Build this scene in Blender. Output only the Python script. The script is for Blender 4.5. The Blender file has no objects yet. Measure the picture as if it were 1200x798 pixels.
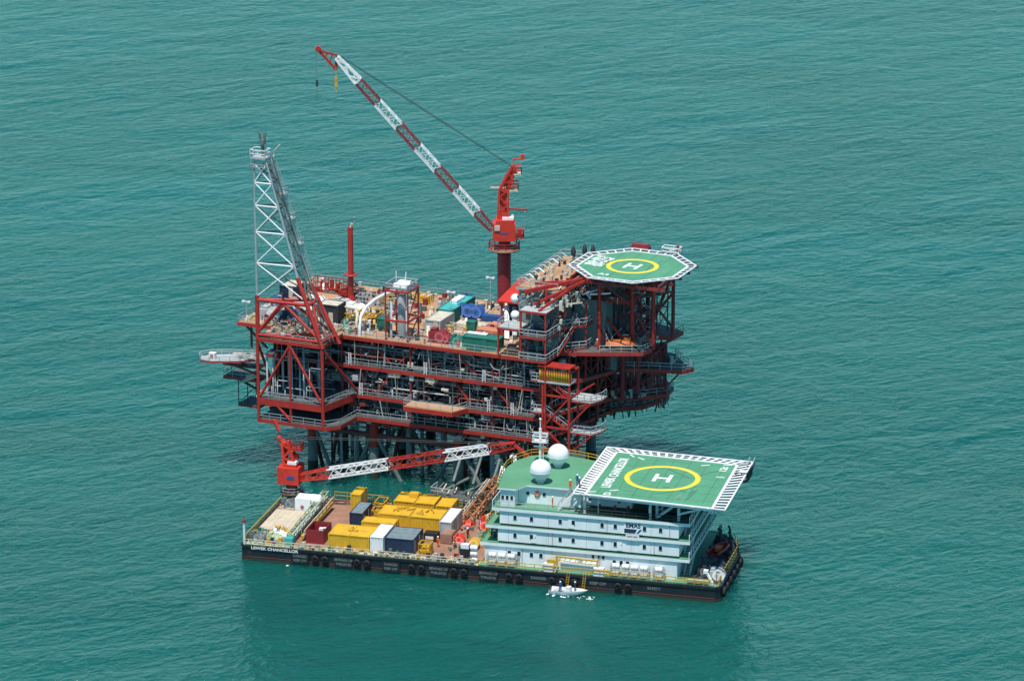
import bpy, math, random
from mathutils import Vector, Matrix
R = math.radians
PI = math.pi
rng = random.Random(7)
C = bpy.context.scene.collection
SC = bpy.context.scene

# ------------------------------------------------------------------ camera, sky, sun, exposure
cam = bpy.data.cameras.new('camera'); camo = bpy.data.objects.new('camera', cam); C.objects.link(camo)
camo.location = (0, 0, 205)
camo.rotation_euler = (R(90 - 17.05), 0, 0)
cam.sensor_width = 36.0; cam.lens = 4374.0 / 1200 * 36
cam.clip_start = 1; cam.clip_end = 30000
SC.camera = camo

SUN_EL, SUN_AZ = 70.0, 196.0            # azimuth clockwise from +Y (the view direction)
w = bpy.data.worlds.new('World'); SC.world = w; w.use_nodes = True
nt = w.node_tree
sky = nt.nodes.new('ShaderNodeTexSky'); sky.sky_type = 'NISHITA'; sky.sun_disc = False
sky.sun_elevation = R(SUN_EL); sky.sun_rotation = R(SUN_AZ)
sky.air_density = 1.0; sky.dust_density = 0.5; sky.ozone_density = 1.5; sky.altitude = 1500
tint = nt.nodes.new('ShaderNodeMix'); tint.data_type = 'RGBA'; tint.blend_type = 'MULTIPLY'; tint.inputs[0].default_value = 1.0
tint.inputs[7].default_value = (0.50, 0.95, 1.02, 1)
nt.links.new(sky.outputs[0], tint.inputs[6]); nt.links.new(tint.outputs[2], nt.nodes['Background'].inputs[0])
nt.nodes['Background'].inputs[1].default_value = 0.13
sl = bpy.data.lights.new('sun', 'SUN'); sl.energy = 4.4; sl.angle = R(0.5); sl.color = (1.0, 0.96, 0.9)
so = bpy.data.objects.new('sun', sl); C.objects.link(so)
az, el = R(SUN_AZ), R(SUN_EL)
sdir = Vector((math.sin(az) * math.cos(el), math.cos(az) * math.cos(el), math.sin(el)))
so.rotation_euler = sdir.to_track_quat('Z', 'Y').to_euler()
SC.view_settings.view_transform = 'Standard'; SC.view_settings.look = 'None'
SC.view_settings.gamma = 1; SC.view_settings.use_curve_mapping = False
SC.view_settings.exposure = 0.2

# ------------------------------------------------------------------ materials
MATS = {}
def mat(name, col, rough=0.55, var=0.22, scale=0.8, rust=0.0, rustcol=(0.16, 0.075, 0.035), metal=0.0, streak=False, rscale=None):
    if name in MATS: return MATS[name]
    m = bpy.data.materials.new(name); m.use_nodes = True
    t = m.node_tree; n = t.nodes; b = n['Principled BSDF']
    b.inputs['Roughness'].default_value = rough; b.inputs['Metallic'].default_value = metal
    tc = n.new('ShaderNodeTexCoord')
    mp = n.new('ShaderNodeMapping')
    if streak: mp.inputs['Scale'].default_value = (1, 1, 0.18)
    t.links.new(tc.outputs['Object'], mp.inputs[0])
    no = n.new('ShaderNodeTexNoise'); no.inputs['Scale'].default_value = scale
    no.inputs['Detail'].default_value = 6; no.inputs['Roughness'].default_value = 0.65
    t.links.new(mp.outputs[0], no.inputs['Vector'])
    mr = n.new('ShaderNodeMapRange'); mr.inputs[1].default_value = 0.3; mr.inputs[2].default_value = 0.7
    t.links.new(no.outputs['Fac'], mr.inputs[0])
    mx = n.new('ShaderNodeMix'); mx.data_type = 'RGBA'
    mx.inputs[6].default_value = tuple(c * (1 - var) for c in col) + (1,)
    mx.inputs[7].default_value = tuple(min(1, c * (1 + var * 0.6)) for c in col) + (1,)
    t.links.new(mr.outputs[0], mx.inputs[0])
    out = mx.outputs[2]
    if rust > 0:
        n2 = n.new('ShaderNodeTexNoise'); n2.inputs['Scale'].default_value = rscale or scale * 1.7
        n2.inputs['Detail'].default_value = 8; n2.inputs['Roughness'].default_value = 0.7
        t.links.new(mp.outputs[0], n2.inputs['Vector'])
        m2 = n.new('ShaderNodeMapRange'); m2.inputs[1].default_value = 0.66 - rust * 0.3; m2.inputs[2].default_value = 0.78 - rust * 0.2
        m2.inputs[4].default_value = 0.85
        t.links.new(n2.outputs['Fac'], m2.inputs[0])
        x2 = n.new('ShaderNodeMix'); x2.data_type = 'RGBA'
        t.links.new(m2.outputs[0], x2.inputs[0]); t.links.new(out, x2.inputs[6])
        x2.inputs[7].default_value = rustcol + (1,)
        out = x2.outputs[2]
    t.links.new(out, b.inputs['Base Color'])
    MATS[name] = m
    return m

RED = mat('red_paint', (0.43, 0.030, 0.020), 0.5, 0.3, 0.7, 0.4, (0.17, 0.05, 0.035))
DRED = mat('red_primer_steel', (0.24, 0.03, 0.028), 0.6, 0.3, 0.6, 0.35, (0.09, 0.04, 0.03))
ORED = mat('orange_red_crane_paint', (0.58, 0.040, 0.022), 0.45, 0.22, 0.6, 0.25, (0.30, 0.05, 0.03))
BURG = mat('dark_red_paint', (0.26, 0.025, 0.03), 0.5, 0.2, 0.5, 0.1)
WHITE = mat('white_paint', (0.78, 0.78, 0.76), 0.5, 0.08, 0.5, 0.1, (0.45, 0.36, 0.27))
SHIPW = mat('ship_white_paint', (0.78, 0.82, 0.80), 0.5, 0.09, 0.35, 0.12, (0.5, 0.44, 0.36), streak=True)
PANELW = mat('pale_blue_white_panel', (0.78, 0.81, 0.80), 0.55, 0.12, 0.5, 0.26, (0.56, 0.54, 0.47), streak=True, rscale=1.6)
SCUFF = mat('rubber_scuffed_green', (0.045, 0.17, 0.105), 0.8, 0.35, 2.0)
SHADESEAM = mat('dark_green_shade_and_seam', (0.03, 0.085, 0.055), 0.7, 0.2, 0.6)  # painted shade on the accommodation block; also colours the helideck plate seams
RUSTO = mat('rust_orange_steel', (0.40, 0.15, 0.05), 0.65, 0.3, 0.9, 0.3)
GALV = mat('galvanised_steel', (0.40, 0.44, 0.45), 0.45, 0.2, 1.5, 0.0, metal=0.3)
GREY = mat('grey_grating', (0.095, 0.105, 0.105), 0.7, 0.3, 0.7, 0.2, (0.14, 0.09, 0.06))
LGREY = mat('light_grey_steel', (0.42, 0.44, 0.43), 0.6, 0.2, 0.7, 0.15)
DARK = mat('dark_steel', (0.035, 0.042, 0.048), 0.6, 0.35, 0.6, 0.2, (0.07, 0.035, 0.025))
MID = mat('grey_green_steel', (0.11, 0.135, 0.14), 0.6, 0.3, 0.6, 0.2, (0.09, 0.05, 0.035))
LQW = mat('grey_green_cladding', (0.20, 0.25, 0.245), 0.6, 0.2, 0.4, 0.2, (0.14, 0.1, 0.07), streak=True)
TAN = mat('tan_deck_plate', (0.46, 0.265, 0.14), 0.75, 0.28, 0.25, 0.3, (0.24, 0.17, 0.125))
SALMON = mat('salmon_sheet', (0.56, 0.20, 0.12), 0.7, 0.2, 0.6, 0.1)
WOOD = mat('brown_timber_deck', (0.32, 0.17, 0.11), 0.8, 0.28, 0.5, 0.35, (0.19, 0.125, 0.10))
HATCH = mat('pale_timber_hatch', (0.56, 0.46, 0.33), 0.8, 0.18, 0.5, 0.2, (0.36, 0.27, 0.18))
HULL = mat('black_hull_paint', (0.014, 0.018, 0.024), 0.45, 0.4, 0.6, 0.34, (0.055, 0.035, 0.03), streak=True, rscale=1.1)
GDECK = mat('green_deck_paint', (0.10, 0.285, 0.155), 0.7, 0.16, 0.22, 0.22, (0.15, 0.25, 0.17))
HGREEN = mat('helideck_green_paint', (0.085, 0.285, 0.155), 0.7, 0.16, 0.25, 0.34, (0.095, 0.24, 0.145))
PGREEN = mat('pale_green_paint', (0.42, 0.50, 0.30), 0.7, 0.3, 0.9, 0.3, (0.35, 0.25, 0.14))
DGREEN = mat('machinery_green', (0.02, 0.17, 0.12), 0.5, 0.2, 0.6, 0.15)
YEL = mat('yellow_container_paint', (0.70, 0.40, 0.025), 0.5, 0.16, 0.6, 0.36, (0.34, 0.19, 0.06))
YELD = mat('yellow_steel', (0.58, 0.34, 0.035), 0.55, 0.2, 0.7, 0.3, (0.25, 0.13, 0.05))
HYEL = mat('yellow_marking', (0.80, 0.64, 0.05), 0.65, 0.1, 0.6, 0.1, (0.55, 0.5, 0.12))
NAVY = mat('navy_container_paint', (0.018, 0.035, 0.075), 0.5, 0.3, 0.5, 0.2, (0.08, 0.06, 0.05))
BLUE = mat('blue_machine_paint', (0.02, 0.08, 0.26), 0.5, 0.2, 0.6, 0.15)
TARP = mat('grey_tarpaulin', (0.17, 0.22, 0.235), 0.75, 0.3, 1.2, 0.2, (0.11, 0.13, 0.13))
BLACK = mat('black_rubber', (0.012, 0.013, 0.014), 0.7, 0.3, 1.0)
GLASS = mat('dark_window_glass', (0.012, 0.02, 0.024), 0.12, 0.1, 1.0)
CABLE = mat('steel_wire', (0.03, 0.035, 0.04), 0.5, 0.2, 1.0)
ORANGE = mat('orange_fabric', (0.75, 0.13, 0.02), 0.8, 0.15, 2.0)
LORANGE = mat('orange_grp', (0.72, 0.16, 0.03), 0.4, 0.12, 0.8, 0.1)
SKIN = mat('skin', (0.32, 0.17, 0.11), 0.6, 0.1, 4)
GRP = mat('white_grp', (0.80, 0.81, 0.80), 0.4, 0.06, 0.6, 0.12, (0.62, 0.63, 0.60), streak=True)
JLEG = mat('jacket_grey_paint', (0.165, 0.19, 0.175), 0.6, 0.35, 0.5, 0.35, (0.10, 0.10, 0.085))
GROWTH = mat('marine_growth', (0.035, 0.04, 0.028), 0.9, 0.4, 2.0, 0.3, (0.07, 0.06, 0.035))
JRED = mat('jacket_red_brown', (0.20, 0.05, 0.04), 0.65, 0.3, 0.5, 0.3, (0.10, 0.07, 0.06))
CREAM = mat('cream_gear', (0.60, 0.53, 0.40), 0.65, 0.25, 0.9, 0.25)
TEAL = mat('teal_tarpaulin', (0.05, 0.40, 0.36), 0.6, 0.15, 0.8)
FOAM = mat('white_water_foam', (0.75, 0.80, 0.80), 0.9, 0.1, 2)

def sea_mat():
    m = bpy.data.materials.new('sea_water'); m.use_nodes = True
    t = m.node_tree; n = t.nodes; b = n['Principled BSDF']
    b.inputs['Roughness'].default_value = 0.12; b.inputs['IOR'].default_value = 1.33; b.inputs['Specular IOR Level'].default_value = 0.36
    b.subsurface_method = 'BURLEY'; b.inputs['Subsurface Weight'].default_value = 1.0; b.inputs['Subsurface Radius'].default_value = (0.8, 1.0, 1.0); b.inputs['Subsurface Scale'].default_value = 11.0
    tc = n.new('ShaderNodeTexCoord')
    def noise(scale, sx, sy, rot, detail=4, dist=0.0, rough=0.55):
        m0 = n.new('ShaderNodeMapping'); m0.inputs['Rotation'].default_value = (0, 0, R(rot))
        mp = n.new('ShaderNodeMapping'); mp.inputs['Scale'].default_value = (sx, sy, 1)
        t.links.new(tc.outputs['Object'], m0.inputs[0]); t.links.new(m0.outputs[0], mp.inputs[0])
        no = n.new('ShaderNodeTexNoise'); no.inputs['Scale'].default_value = scale; no.inputs['Detail'].default_value = detail
        no.inputs['Distortion'].default_value = dist; no.inputs['Roughness'].default_value = rough
        t.links.new(mp.outputs[0], no.inputs['Vector']); return no.outputs['Fac']
    def bump(h, strength, distance, prev=None):
        bp = n.new('ShaderNodeBump'); bp.inputs['Strength'].default_value = strength; bp.inputs['Distance'].default_value = distance
        t.links.new(h, bp.inputs['Height'])
        if prev is not None: t.links.new(prev, bp.inputs['Normal'])
        return bp.outputs[0]
    big = noise(0.06, 0.8, 1.3, -32, 3, 0.4)
    chop = noise(0.27, 0.8, 1.2, -32, 3, 0.5, 0.55)
    rip = noise(0.75, 0.8, 1.2, -26, 4, 0.4, 0.6)
    nrm = bump(big, 1.0, 2.4)
    nrm = bump(chop, 1.0, 1.69, nrm)
    nrm = bump(rip, 1.0, 0.95, nrm)
    gust = noise(0.014, 0.5, 1.4, -20, 3, 1.2)      # gusts: patches of livelier and calmer ripple
    gm = n.new('ShaderNodeMapRange'); gm.inputs[1].default_value = 0.34; gm.inputs[2].default_value = 0.66; gm.inputs[3].default_value = 0.45; gm.inputs[4].default_value = 1.0
    t.links.new(gust, gm.inputs[0])
    for nd in n:
        if nd.bl_idname == 'ShaderNodeBump' and nd.inputs['Distance'].default_value < 1.7: t.links.new(gm.outputs[0], nd.inputs['Strength'])
    t.links.new(nrm, b.inputs['Normal'])
    pat = noise(0.006, 1, 2.2, 10, 4, 1.0)
    mx = n.new('ShaderNodeMix'); mx.data_type = 'RGBA'
    mx.inputs[6].default_value = (0.003, 0.080, 0.066, 1); mx.inputs[7].default_value = (0.005, 0.100, 0.085, 1)
    mr = n.new('ShaderNodeMapRange'); mr.inputs[1].default_value = 0.35; mr.inputs[2].default_value = 0.65
    t.links.new(pat, mr.inputs[0]); t.links.new(mr.outputs[0], mx.inputs[0])
    t.links.new(mx.outputs[2], b.inputs['Base Color'])
    return m
SEA = sea_mat()

# ------------------------------------------------------------------ mesh helpers
class MB:
    """collects shapes and links them as one mesh object"""
    def __init__(s): s.v = []; s.f = []; s.m = []; s.sm = []
    def add(s, vs, fs, mi=0, smooth=False):
        o = len(s.v); s.v += [tuple(p) for p in vs]
        for f in fs: s.f.append(tuple(i + o for i in f)); s.m.append(mi); s.sm.append(smooth)
        return s
    def box(s, x0, x1, y0, y1, z0, z1, mi=0):
        vs = [(x0,y0,z0),(x1,y0,z0),(x1,y1,z0),(x0,y1,z0),(x0,y0,z1),(x1,y0,z1),(x1,y1,z1),(x0,y1,z1)]
        return s.add(vs, [(0,3,2,1),(4,5,6,7),(0,1,5,4),(1,2,6,5),(2,3,7,6),(3,0,4,7)], mi)
    def beam(s, p, q, w=0.2, h=None, mi=0):
        p = Vector(p); q = Vector(q); d = (q - p)
        if d.length < 1e-6: return s
        h = h or w; d.normalize()
        up = Vector((0,0,1)) if abs(d.z) < 0.95 else Vector((0,1,0))
        a = d.cross(up).normalized() * (w/2); b = a.cross(d).normalized() * (h/2)
        vs = [p-a-b, p+a-b, p+a+b, p-a+b, q-a-b, q+a-b, q+a+b, q-a+b]
        return s.add(vs, [(0,1,2,3),(7,6,5,4),(0,4,5,1),(1,5,6,2),(2,6,7,3),(3,7,4,0)], mi)
    def tube(s, pts, r=0.1, n=8, mi=0, r2=None):
        pts = [Vector(p) for p in pts]; rings = []
        for i, p in enumerate(pts):
            d = (pts[min(i+1, len(pts)-1)] - pts[max(i-1, 0)]).normalized()
            up = Vector((0,0,1)) if abs(d.z) < 0.9 else Vector((1,0,0))
            a = d.cross(up).normalized(); b = a.cross(d).normalized()
            rr = r if r2 is None else r + (r2 - r) * i / (len(pts)-1)
            rings.append([p + (a*math.cos(2*PI*k/n) + b*math.sin(2*PI*k/n))*rr for k in range(n)])
        vs = [v for g in rings for v in g]; fs = []
        for i in range(len(pts)-1):
            for k in range(n):
                k2 = (k+1) % n; fs.append((i*n+k, (i+1)*n+k, (i+1)*n+k2, i*n+k2))
        s.add(vs, fs, mi, n > 5)
        o = len(vs)
        s.add(rings[0], [tuple(range(n))], mi); s.add(rings[-1], [tuple(reversed(range(n)))], mi)
        return s
    def prism(s, poly, z0, z1, mt=0, ms=None, mb=None):
        ms = mt if ms is None else ms; mb = ms if mb is None else mb
        a = sum(poly[i][0]*poly[(i+1) % len(poly)][1] - poly[(i+1) % len(poly)][0]*poly[i][1] for i in range(len(poly)))
        if a < 0: poly = poly[::-1]
        n = len(poly); vs = [(x,y,z0) for x,y in poly] + [(x,y,z1) for x,y in poly]
        s.add(vs, [tuple(range(n, 2*n))], mt); s.add(vs, [tuple(reversed(range(n)))], mb)
        return s.add(vs, [(i, (i+1) % n, n+(i+1) % n, n+i) for i in range(n)], ms)
    def lathe(s, prof, c=(0,0,0), n=16, mi=0, axis='z'):
        vs = []
        for r, z in prof:
            for k in range(n):
                a = 2*PI*k/n
                if axis == 'z': p = (c[0]+r*math.cos(a), c[1]+r*math.sin(a), c[2]+z)
                elif axis == 'x': p = (c[0]+z, c[1]+r*math.cos(a), c[2]+r*math.sin(a))
                else: p = (c[0]+r*math.sin(a), c[1]+z, c[2]+r*math.cos(a))
                vs.append(p)
        fs = []
        for i in range(len(prof)-1):
            for k in range(n):
                k2 = (k+1) % n; fs.append((i*n+k, i*n+k2, (i+1)*n+k2, (i+1)*n+k))
        return s.add(vs, fs, mi, True)
    def cyl(s, c, r, h, n=16, mi=0, axis='z'):
        return s.lathe([(0.001,0),(r,0),(r,0.0),(r,h),(r,h),(0.001,h)], c, n, mi, axis)
    def ring(s, c, r0, r1, z0, z1, n=48, mi=0):
        return s.lathe([(r0,z0),(r1,z0),(r1,z1),(r0,z1),(r0,z0)], c, n, mi)
    def vessel(s, c, r, l, axis='x', n=16, mi=0):
        pr = [(0.001,0)] + [(r*math.sin(a*PI/10), r*0.5*(1-math.cos(a*PI/10))) for a in range(1, 6)]
        pr += [(q, l - z) for q, z in reversed(pr)]
        return s.lathe(pr, c, n, mi, axis)
    def sphere(s, c, r, n=24, mi=0, k=14):
        return s.lathe([(max(0.001, r*math.sin(PI*i/k)), -r*math.cos(PI*i/k)) for i in range(k+1)], c, n, mi)
    def rail(s, path, h=1.1, step=2.0, r=0.045, mi=0, mid=True, kick=False, closed=False):
        pts = [Vector(p) for p in path]
        if closed: pts.append(pts[0])
        for a, b in zip(pts, pts[1:]):
            L = (b-a).length; n = max(1, round(L/step))
            for i in range(n+1):
                p = a.lerp(b, i/n); s.beam(p, p+Vector((0,0,h)), 2*r, None, mi)
            for z in ((h, h*0.52) if mid else (h,)):
                s.beam(a+Vector((0,0,z)), b+Vector((0,0,z)), 2*r, None, mi)
            if kick: s.beam(a+Vector((0,0,0.1)), b+Vector((0,0,0.1)), 0.03, 0.2, mi)
        return s
    def corr(s, x0, x1, y0, y1, z0, z1, pitch=0.55, d=0.07, mi=0, mt=None):
        """corrugated box walls with a plain roof"""
        def wall(p, q, nx, ny):
            L = math.hypot(q[0]-p[0], q[1]-p[1]); n = max(2, int(L/pitch)); pr = []
            for i in range(n):
                for f, o in ((0,0),(0.4,0),(0.5,-d),(0.9,-d)):
                    t = (i+f)/n; pr.append((p[0]+(q[0]-p[0])*t+nx*o, p[1]+(q[1]-p[1])*t+ny*o))
            pr.append(q); k = len(pr)
            s.add([(x,y,z0) for x,y in pr]+[(x,y,z1) for x,y in pr], [(i,i+1,k+i+1,k+i) for i in range(k-1)], mi)
        wall((x0,y0),(x1,y0),0,-1); wall((x1,y0),(x1,y1),1,0); wall((x1,y1),(x0,y1),0,1); wall((x0,y1),(x0,y0),-1,0)
        s.add([(x0,y0,z1),(x1,y0,z1),(x1,y1,z1),(x0,y1,z1)], [(0,1,2,3)], mi if mt is None else mt)
        return s.add([(x0,y0,z0),(x1,y0,z0),(x1,y1,z0),(x0,y1,z0)], [(3,2,1,0)], mi)
    def build(s, name, mats, parent=None, loc=None, rot=0):
        me = bpy.data.meshes.new(name); me.from_pydata(s.v, [], s.f)
        for m in (mats if isinstance(mats, (list, tuple)) else [mats]): me.materials.append(m)
        me.polygons.foreach_set('material_index', s.m); me.polygons.foreach_set('use_smooth', s.sm)
        me.update(); o = bpy.data.objects.new(name, me); C.objects.link(o)
        if parent is not None: o.parent = parent
        if loc is not None: o.location = loc; o.rotation_euler = (0,0,rot)
        return o

class Frame:
    def __init__(s, o, th): s.o = Vector(o); s.t = -R(th); s.th = th
    def at(s, u, v, z):
        c, q = math.cos(s.t), math.sin(s.t); return Vector((s.o.x + c*u - q*v, s.o.y + q*u + c*v, z))
PF = Frame((-28.78, 590.29, 0), 23.0)       # oil platform: u along its long front, v away from the viewer
BF = Frame((-42.6, 551.2, 0), 14.4)         # barge

def tag(o, label=None, cat=None, group=None, kind=None):
    if label: o['label'] = label
    if cat: o['category'] = cat
    if group: o['group'] = group
    if kind: o['kind'] = kind
    return o
def thing(name, label, cat, F, u, v, z, rot=0.0, group=None):
    o = bpy.data.objects.new(name, None); C.objects.link(o); o.empty_display_size = 0.5
    o.location = F.at(u, v, z); o.rotation_euler = (0, 0, F.t + rot)
    return tag(o, label, cat, group)
def single(mb, name, mats, label, cat, F, u, v, z, rot=0.0, group=None):
    return tag(mb.build(name, mats, None, F.at(u, v, z), F.t + rot), label, cat, group)
KIDS = {}
def copy_tree(o, parent=None):
    c = o.copy(); C.objects.link(c)
    if parent is not None: c.parent = parent
    for ch in [x for x in bpy.data.objects if x.parent == o]: copy_tree(ch, c)
    return c
def text_mesh(s, size, depth=0.03):
    cu = bpy.data.curves.new('lettering', 'FONT'); cu.body = s; cu.size = size; cu.extrude = depth/2
    cu.align_x = 'CENTER'; cu.align_y = 'CENTER'; cu.offset = size*0.03
    o = bpy.data.objects.new('lettering', cu); C.objects.link(o)
    dg = bpy.context.evaluated_depsgraph_get(); dg.update()
    me = bpy.data.meshes.new_from_object(o.evaluated_get(dg))
    bpy.data.objects.remove(o); bpy.data.curves.remove(cu)
    return me
def text(s, size, m, parent, loc, rot, sx=1.0, depth=0.03, name='lettering'):
    me = text_mesh(s, size, depth); me.materials.clear(); me.materials.append(m)
    o = bpy.data.objects.new(name, me); C.objects.link(o); o.parent = parent
    o.location = loc; o.rotation_euler = rot; o.scale = (sx, 1, 1)
    return o

def lattice(mb, p, q, w0, w1, n, chord=0.12, brace=0.07, mi=0, up=Vector((0,0,1)), h0=None, h1=None):
    """four-chord lattice boom from p to q"""
    p = Vector(p); q = Vector(q); d = (q-p).normalized(); a = d.cross(up).normalized(); b = a.cross(d).normalized()
    h0 = h0 or w0; h1 = h1 or w1
    def c(t):
        o = p.lerp(q, t); ww = (w0+(w1-w0)*t)/2; hh = (h0+(h1-h0)*t)/2
        return [o-a*ww-b*hh, o+a*ww-b*hh, o+a*ww+b*hh, o-a*ww+b*hh]
    A, B = c(0), c(1)
    for k in range(4): mb.beam(A[k], B[k], chord, None, mi)
    prev = A
    for k in range(4): mb.beam(A[k], A[(k+1) % 4], brace, None, mi)
    for i in range(1, n+1):
        cur = c(i/n)
        for k in range(4):
            k2 = (k+1) % 4
            if i % 2: mb.beam(prev[k], cur[k2], brace, None, mi)
            else: mb.beam(prev[k2], cur[k], brace, None, mi)
            if i == n: mb.beam(cur[k], cur[k2], brace, None, mi)
        prev = cur
    return mb

# ================================================================== SEA
mb = MB(); mb.add([(-9000,-3000,0),(9000,-3000,0),(9000,16000,0),(-9000,16000,0)], [(0,1,2,3)])
sea = mb.build('sea', SEA); sea['kind'] = 'structure'

# ================================================================== OIL PLATFORM
plat = thing('oil_platform', 'red steel oil platform on tall legs behind the barge, decks crowded with pipes', 'oil platform', PF, 0, 0, 0)
LEGU = (-6.2, 5.2, 20.6, 35.0); LEGV = (2.5, 14.0, 25.5)
for u in LEGU:
    for v in LEGV:
        m = MB(); m.tube([(u,v,-6),(u,v,1.6)], 0.9, 14, 2); m.tube([(u,v,1.6),(u,v,5.3)], 0.85, 14, 1); m.tube([(u,v,5.3),(u,v,11)], 0.83, 14, 0); m.tube([(u,v,5.1),(u,v,5.5)], 0.95, 14, 1)
        m.build('jacket_leg', [RED, JLEG, GROWTH], plat)
for v in LEGV:
    m = MB(); m.tube([(-6.2,v,7.4),(35,v,7.4)], 0.42, 10); m.build('jacket_brace', JRED, plat)
    for i in range(3):
        a, b = LEGU[i], LEGU[i+1]; mid = (a+b)/2
        m = MB(); m.tube([(a+.6,v,7.0),(mid,v,-5)], 0.36, 10); m.tube([(b-.6,v,7.0),(mid,v,-5)], 0.36, 10)
        m.build('jacket_brace', JLEG, plat)
for u in LEGU:
    m = MB(); m.tube([(u,2.5,7.4),(u,25.5,7.4)], 0.4, 10)
    m.tube([(u,3,7),(u,8,-5)], .34, 10); m.tube([(u,13.5,7),(u,8,-5)], .34, 10); m.build('jacket_brace', JRED, plat)
r2 = random.Random(3)
for i in range(22):
    u = -4 + i*1.75 + r2.uniform(-.5,.5); v = r2.uniform(4, 22); r = r2.choice((0.25, 0.32, 0.42))
    m = MB(); m.tube([(u,v,-5),(u,v,11)], r, 8); m.build('riser_pipe', r2.choice((JLEG, MID, JRED, LGREY)), plat)
# cellar clutter hanging under the lowest deck
for i in range(26):
    u = r2.uniform(-9, 35); v = r2.uniform(0.8, 20); m = MB()
    if i % 3 == 0: m.vessel((u, v, 9.4), r2.uniform(.5, .9), r2.uniform(2, 4), 'x')
    elif i % 3 == 1: m.box(u, u+r2.uniform(1,3), v, v+1.5, 8.6, 10.4)
    else: m.tube([(u,v,10.4),(u,v,8.9),(u+r2.uniform(3,7),v,8.9),(u+7,v,10.4)], 0.16, 6)
    m.build('hanging_pipework', r2.choice((MID, JRED, LGREY, DARK, JLEG)), plat)
m = MB()
for v in (1.2, 6, 10, 14, 18, 22, 26.5): m.beam((-13.5,v,10.15),(36.3,v,10.15), .3, .5)
for u in range(-13, 37, 4): m.beam((u,.4,10.0),(u,27.5,10.0), .25, .4)
m.build('underdeck_beam_grid', DRED, plat)

# ---- decks: top face, red edge
EDGE = 0.62
def deck(poly, z, top, name='deck', th=EDGE, side=RED, bottom=DARK):
    m = MB(); m.prism(poly, z-th, z, 0, 1, 2); return m.build(name, [top, side, bottom], plat)
MAIN = [(-18.7,0),(-11.4,0),(-11.4,-.02),(36.5,0),(36.5,27.8),(-18.7,27.8)]
deck([(-18.7,0),(36.5,0),(36.5,27.8),(-18.7,27.8)], 25, TAN, 'main_deck')
deck([(-11.2,-7.9),(1.0,-7.9),(1.0,-.1),(-11.2,-.1)], 25.4, TAN, 'bay_deck')
deck([(1.2,.3),(36.3,.3),(36.3,27.5),(-13.8,27.5),(-13.8,.3)], 20, GREY)
deck([(-13.8,.2),(1.0,.2),(3.2,.2),(36.2,.2),(36.2,27.5),(-13.8,27.5)], 15, GREY)
deck([(-11.2,-7.9),(1.0,-7.9),(2.9,.1),(-11.2,.1)], 15.05, GREY, 'bay_deck', 1.15)
deck([(-11.2,-7.9),(1.4,-7.9),(3.2,-6.0),(3.6,-.6),(36.2,.2),(36.2,27.5),(-13.8,27.5),(-13.8,.2),(-11.2,.2)], 11.4, GREY)
deck([(13.2,-3.2),(22.0,-3.2),(23.4,0),(13.2,0)], 15.2, TAN, 'laydown_platform', .8)
# right-hand wing
deck([(36.6,5),(43.5,7.5),(50,10.3),(50.6,13.2),(47.8,14.5),(48,19.5),(51.5,20.2),(52,24),(46,27),(36.6,27.8)], 25.0, GREY, 'wing_deck')
deck([(36.4,3),(41,9),(44,15.5),(48.4,17.2),(54.0,18.5),(55.2,20.6),(52.6,22.6),(49.5,27),(36.4,27.5)], 20.0, GREY, 'wing_deck')
deck([(36.3,1),(39.5,8),(43,15.5),(47.8,17.8),(50.6,20.6),(50.4,24),(47.5,28),(36.3,27.5)], 15.0, GREY, 'wing_deck')
deck([(36.3,.6),(37.8,6),(39.6,13),(41.2,19.5),(45.5,23.5),(47.5,29.5),(36.3,27.5)], 11.4, GREY, 'wing_deck')

# ---- columns and bracing in the front face
for u in LEGU:
    for v in LEGV:
        for (a, b) in ((11.4, 14.4), (15, 19.4), (20, 24.4)):
            m = MB(); m.tube([(u,v,a),(u,v,b)], .5, 10); m.build('column', DRED, plat)
for u in (0.3, 12.8, 27.5, 36.0):
    for (a, b) in ((11.4, 14.4), (15, 19.4), (20, 24.4)):
        m = MB(); m.beam((u,.8,a),(u,.8,b), .3); m.build('post', DRED, plat)
for (u0, z0, u1, z1) in ((5.2,24.4,9,21),(14,24.4,10.6,21),(20.6,24.4,24.5,20.6),(31,24.4,27.5,20.6),(9.5,19.4,6.5,15.5),(20.6,19.4,23.5,15.6),(27.5,19.4,31,15.6),(29,14.4,26,11.6),(13,14.4,16,11.6)):
    m = MB(); m.beam((u0,1.0,z0),(u1,1.0,z1), .26); m.build('brace', RED, plat)
# dark sheets added well behind the front, standing in for interior shade
m = MB(); m.box(-12,34,13.0,13.2,11.5,24.3); m.build('interior_shade_sheet', DARK, plat)
m = MB(); m.box(33.5,33.7,4,26,11.5,24.3); m.build('interior_shade_sheet', DARK, plat)
m = MB(); m.box(-13.0,-12.8,2,26,11.5,24.3); m.build('interior_shade_sheet', DARK, plat)
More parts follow.
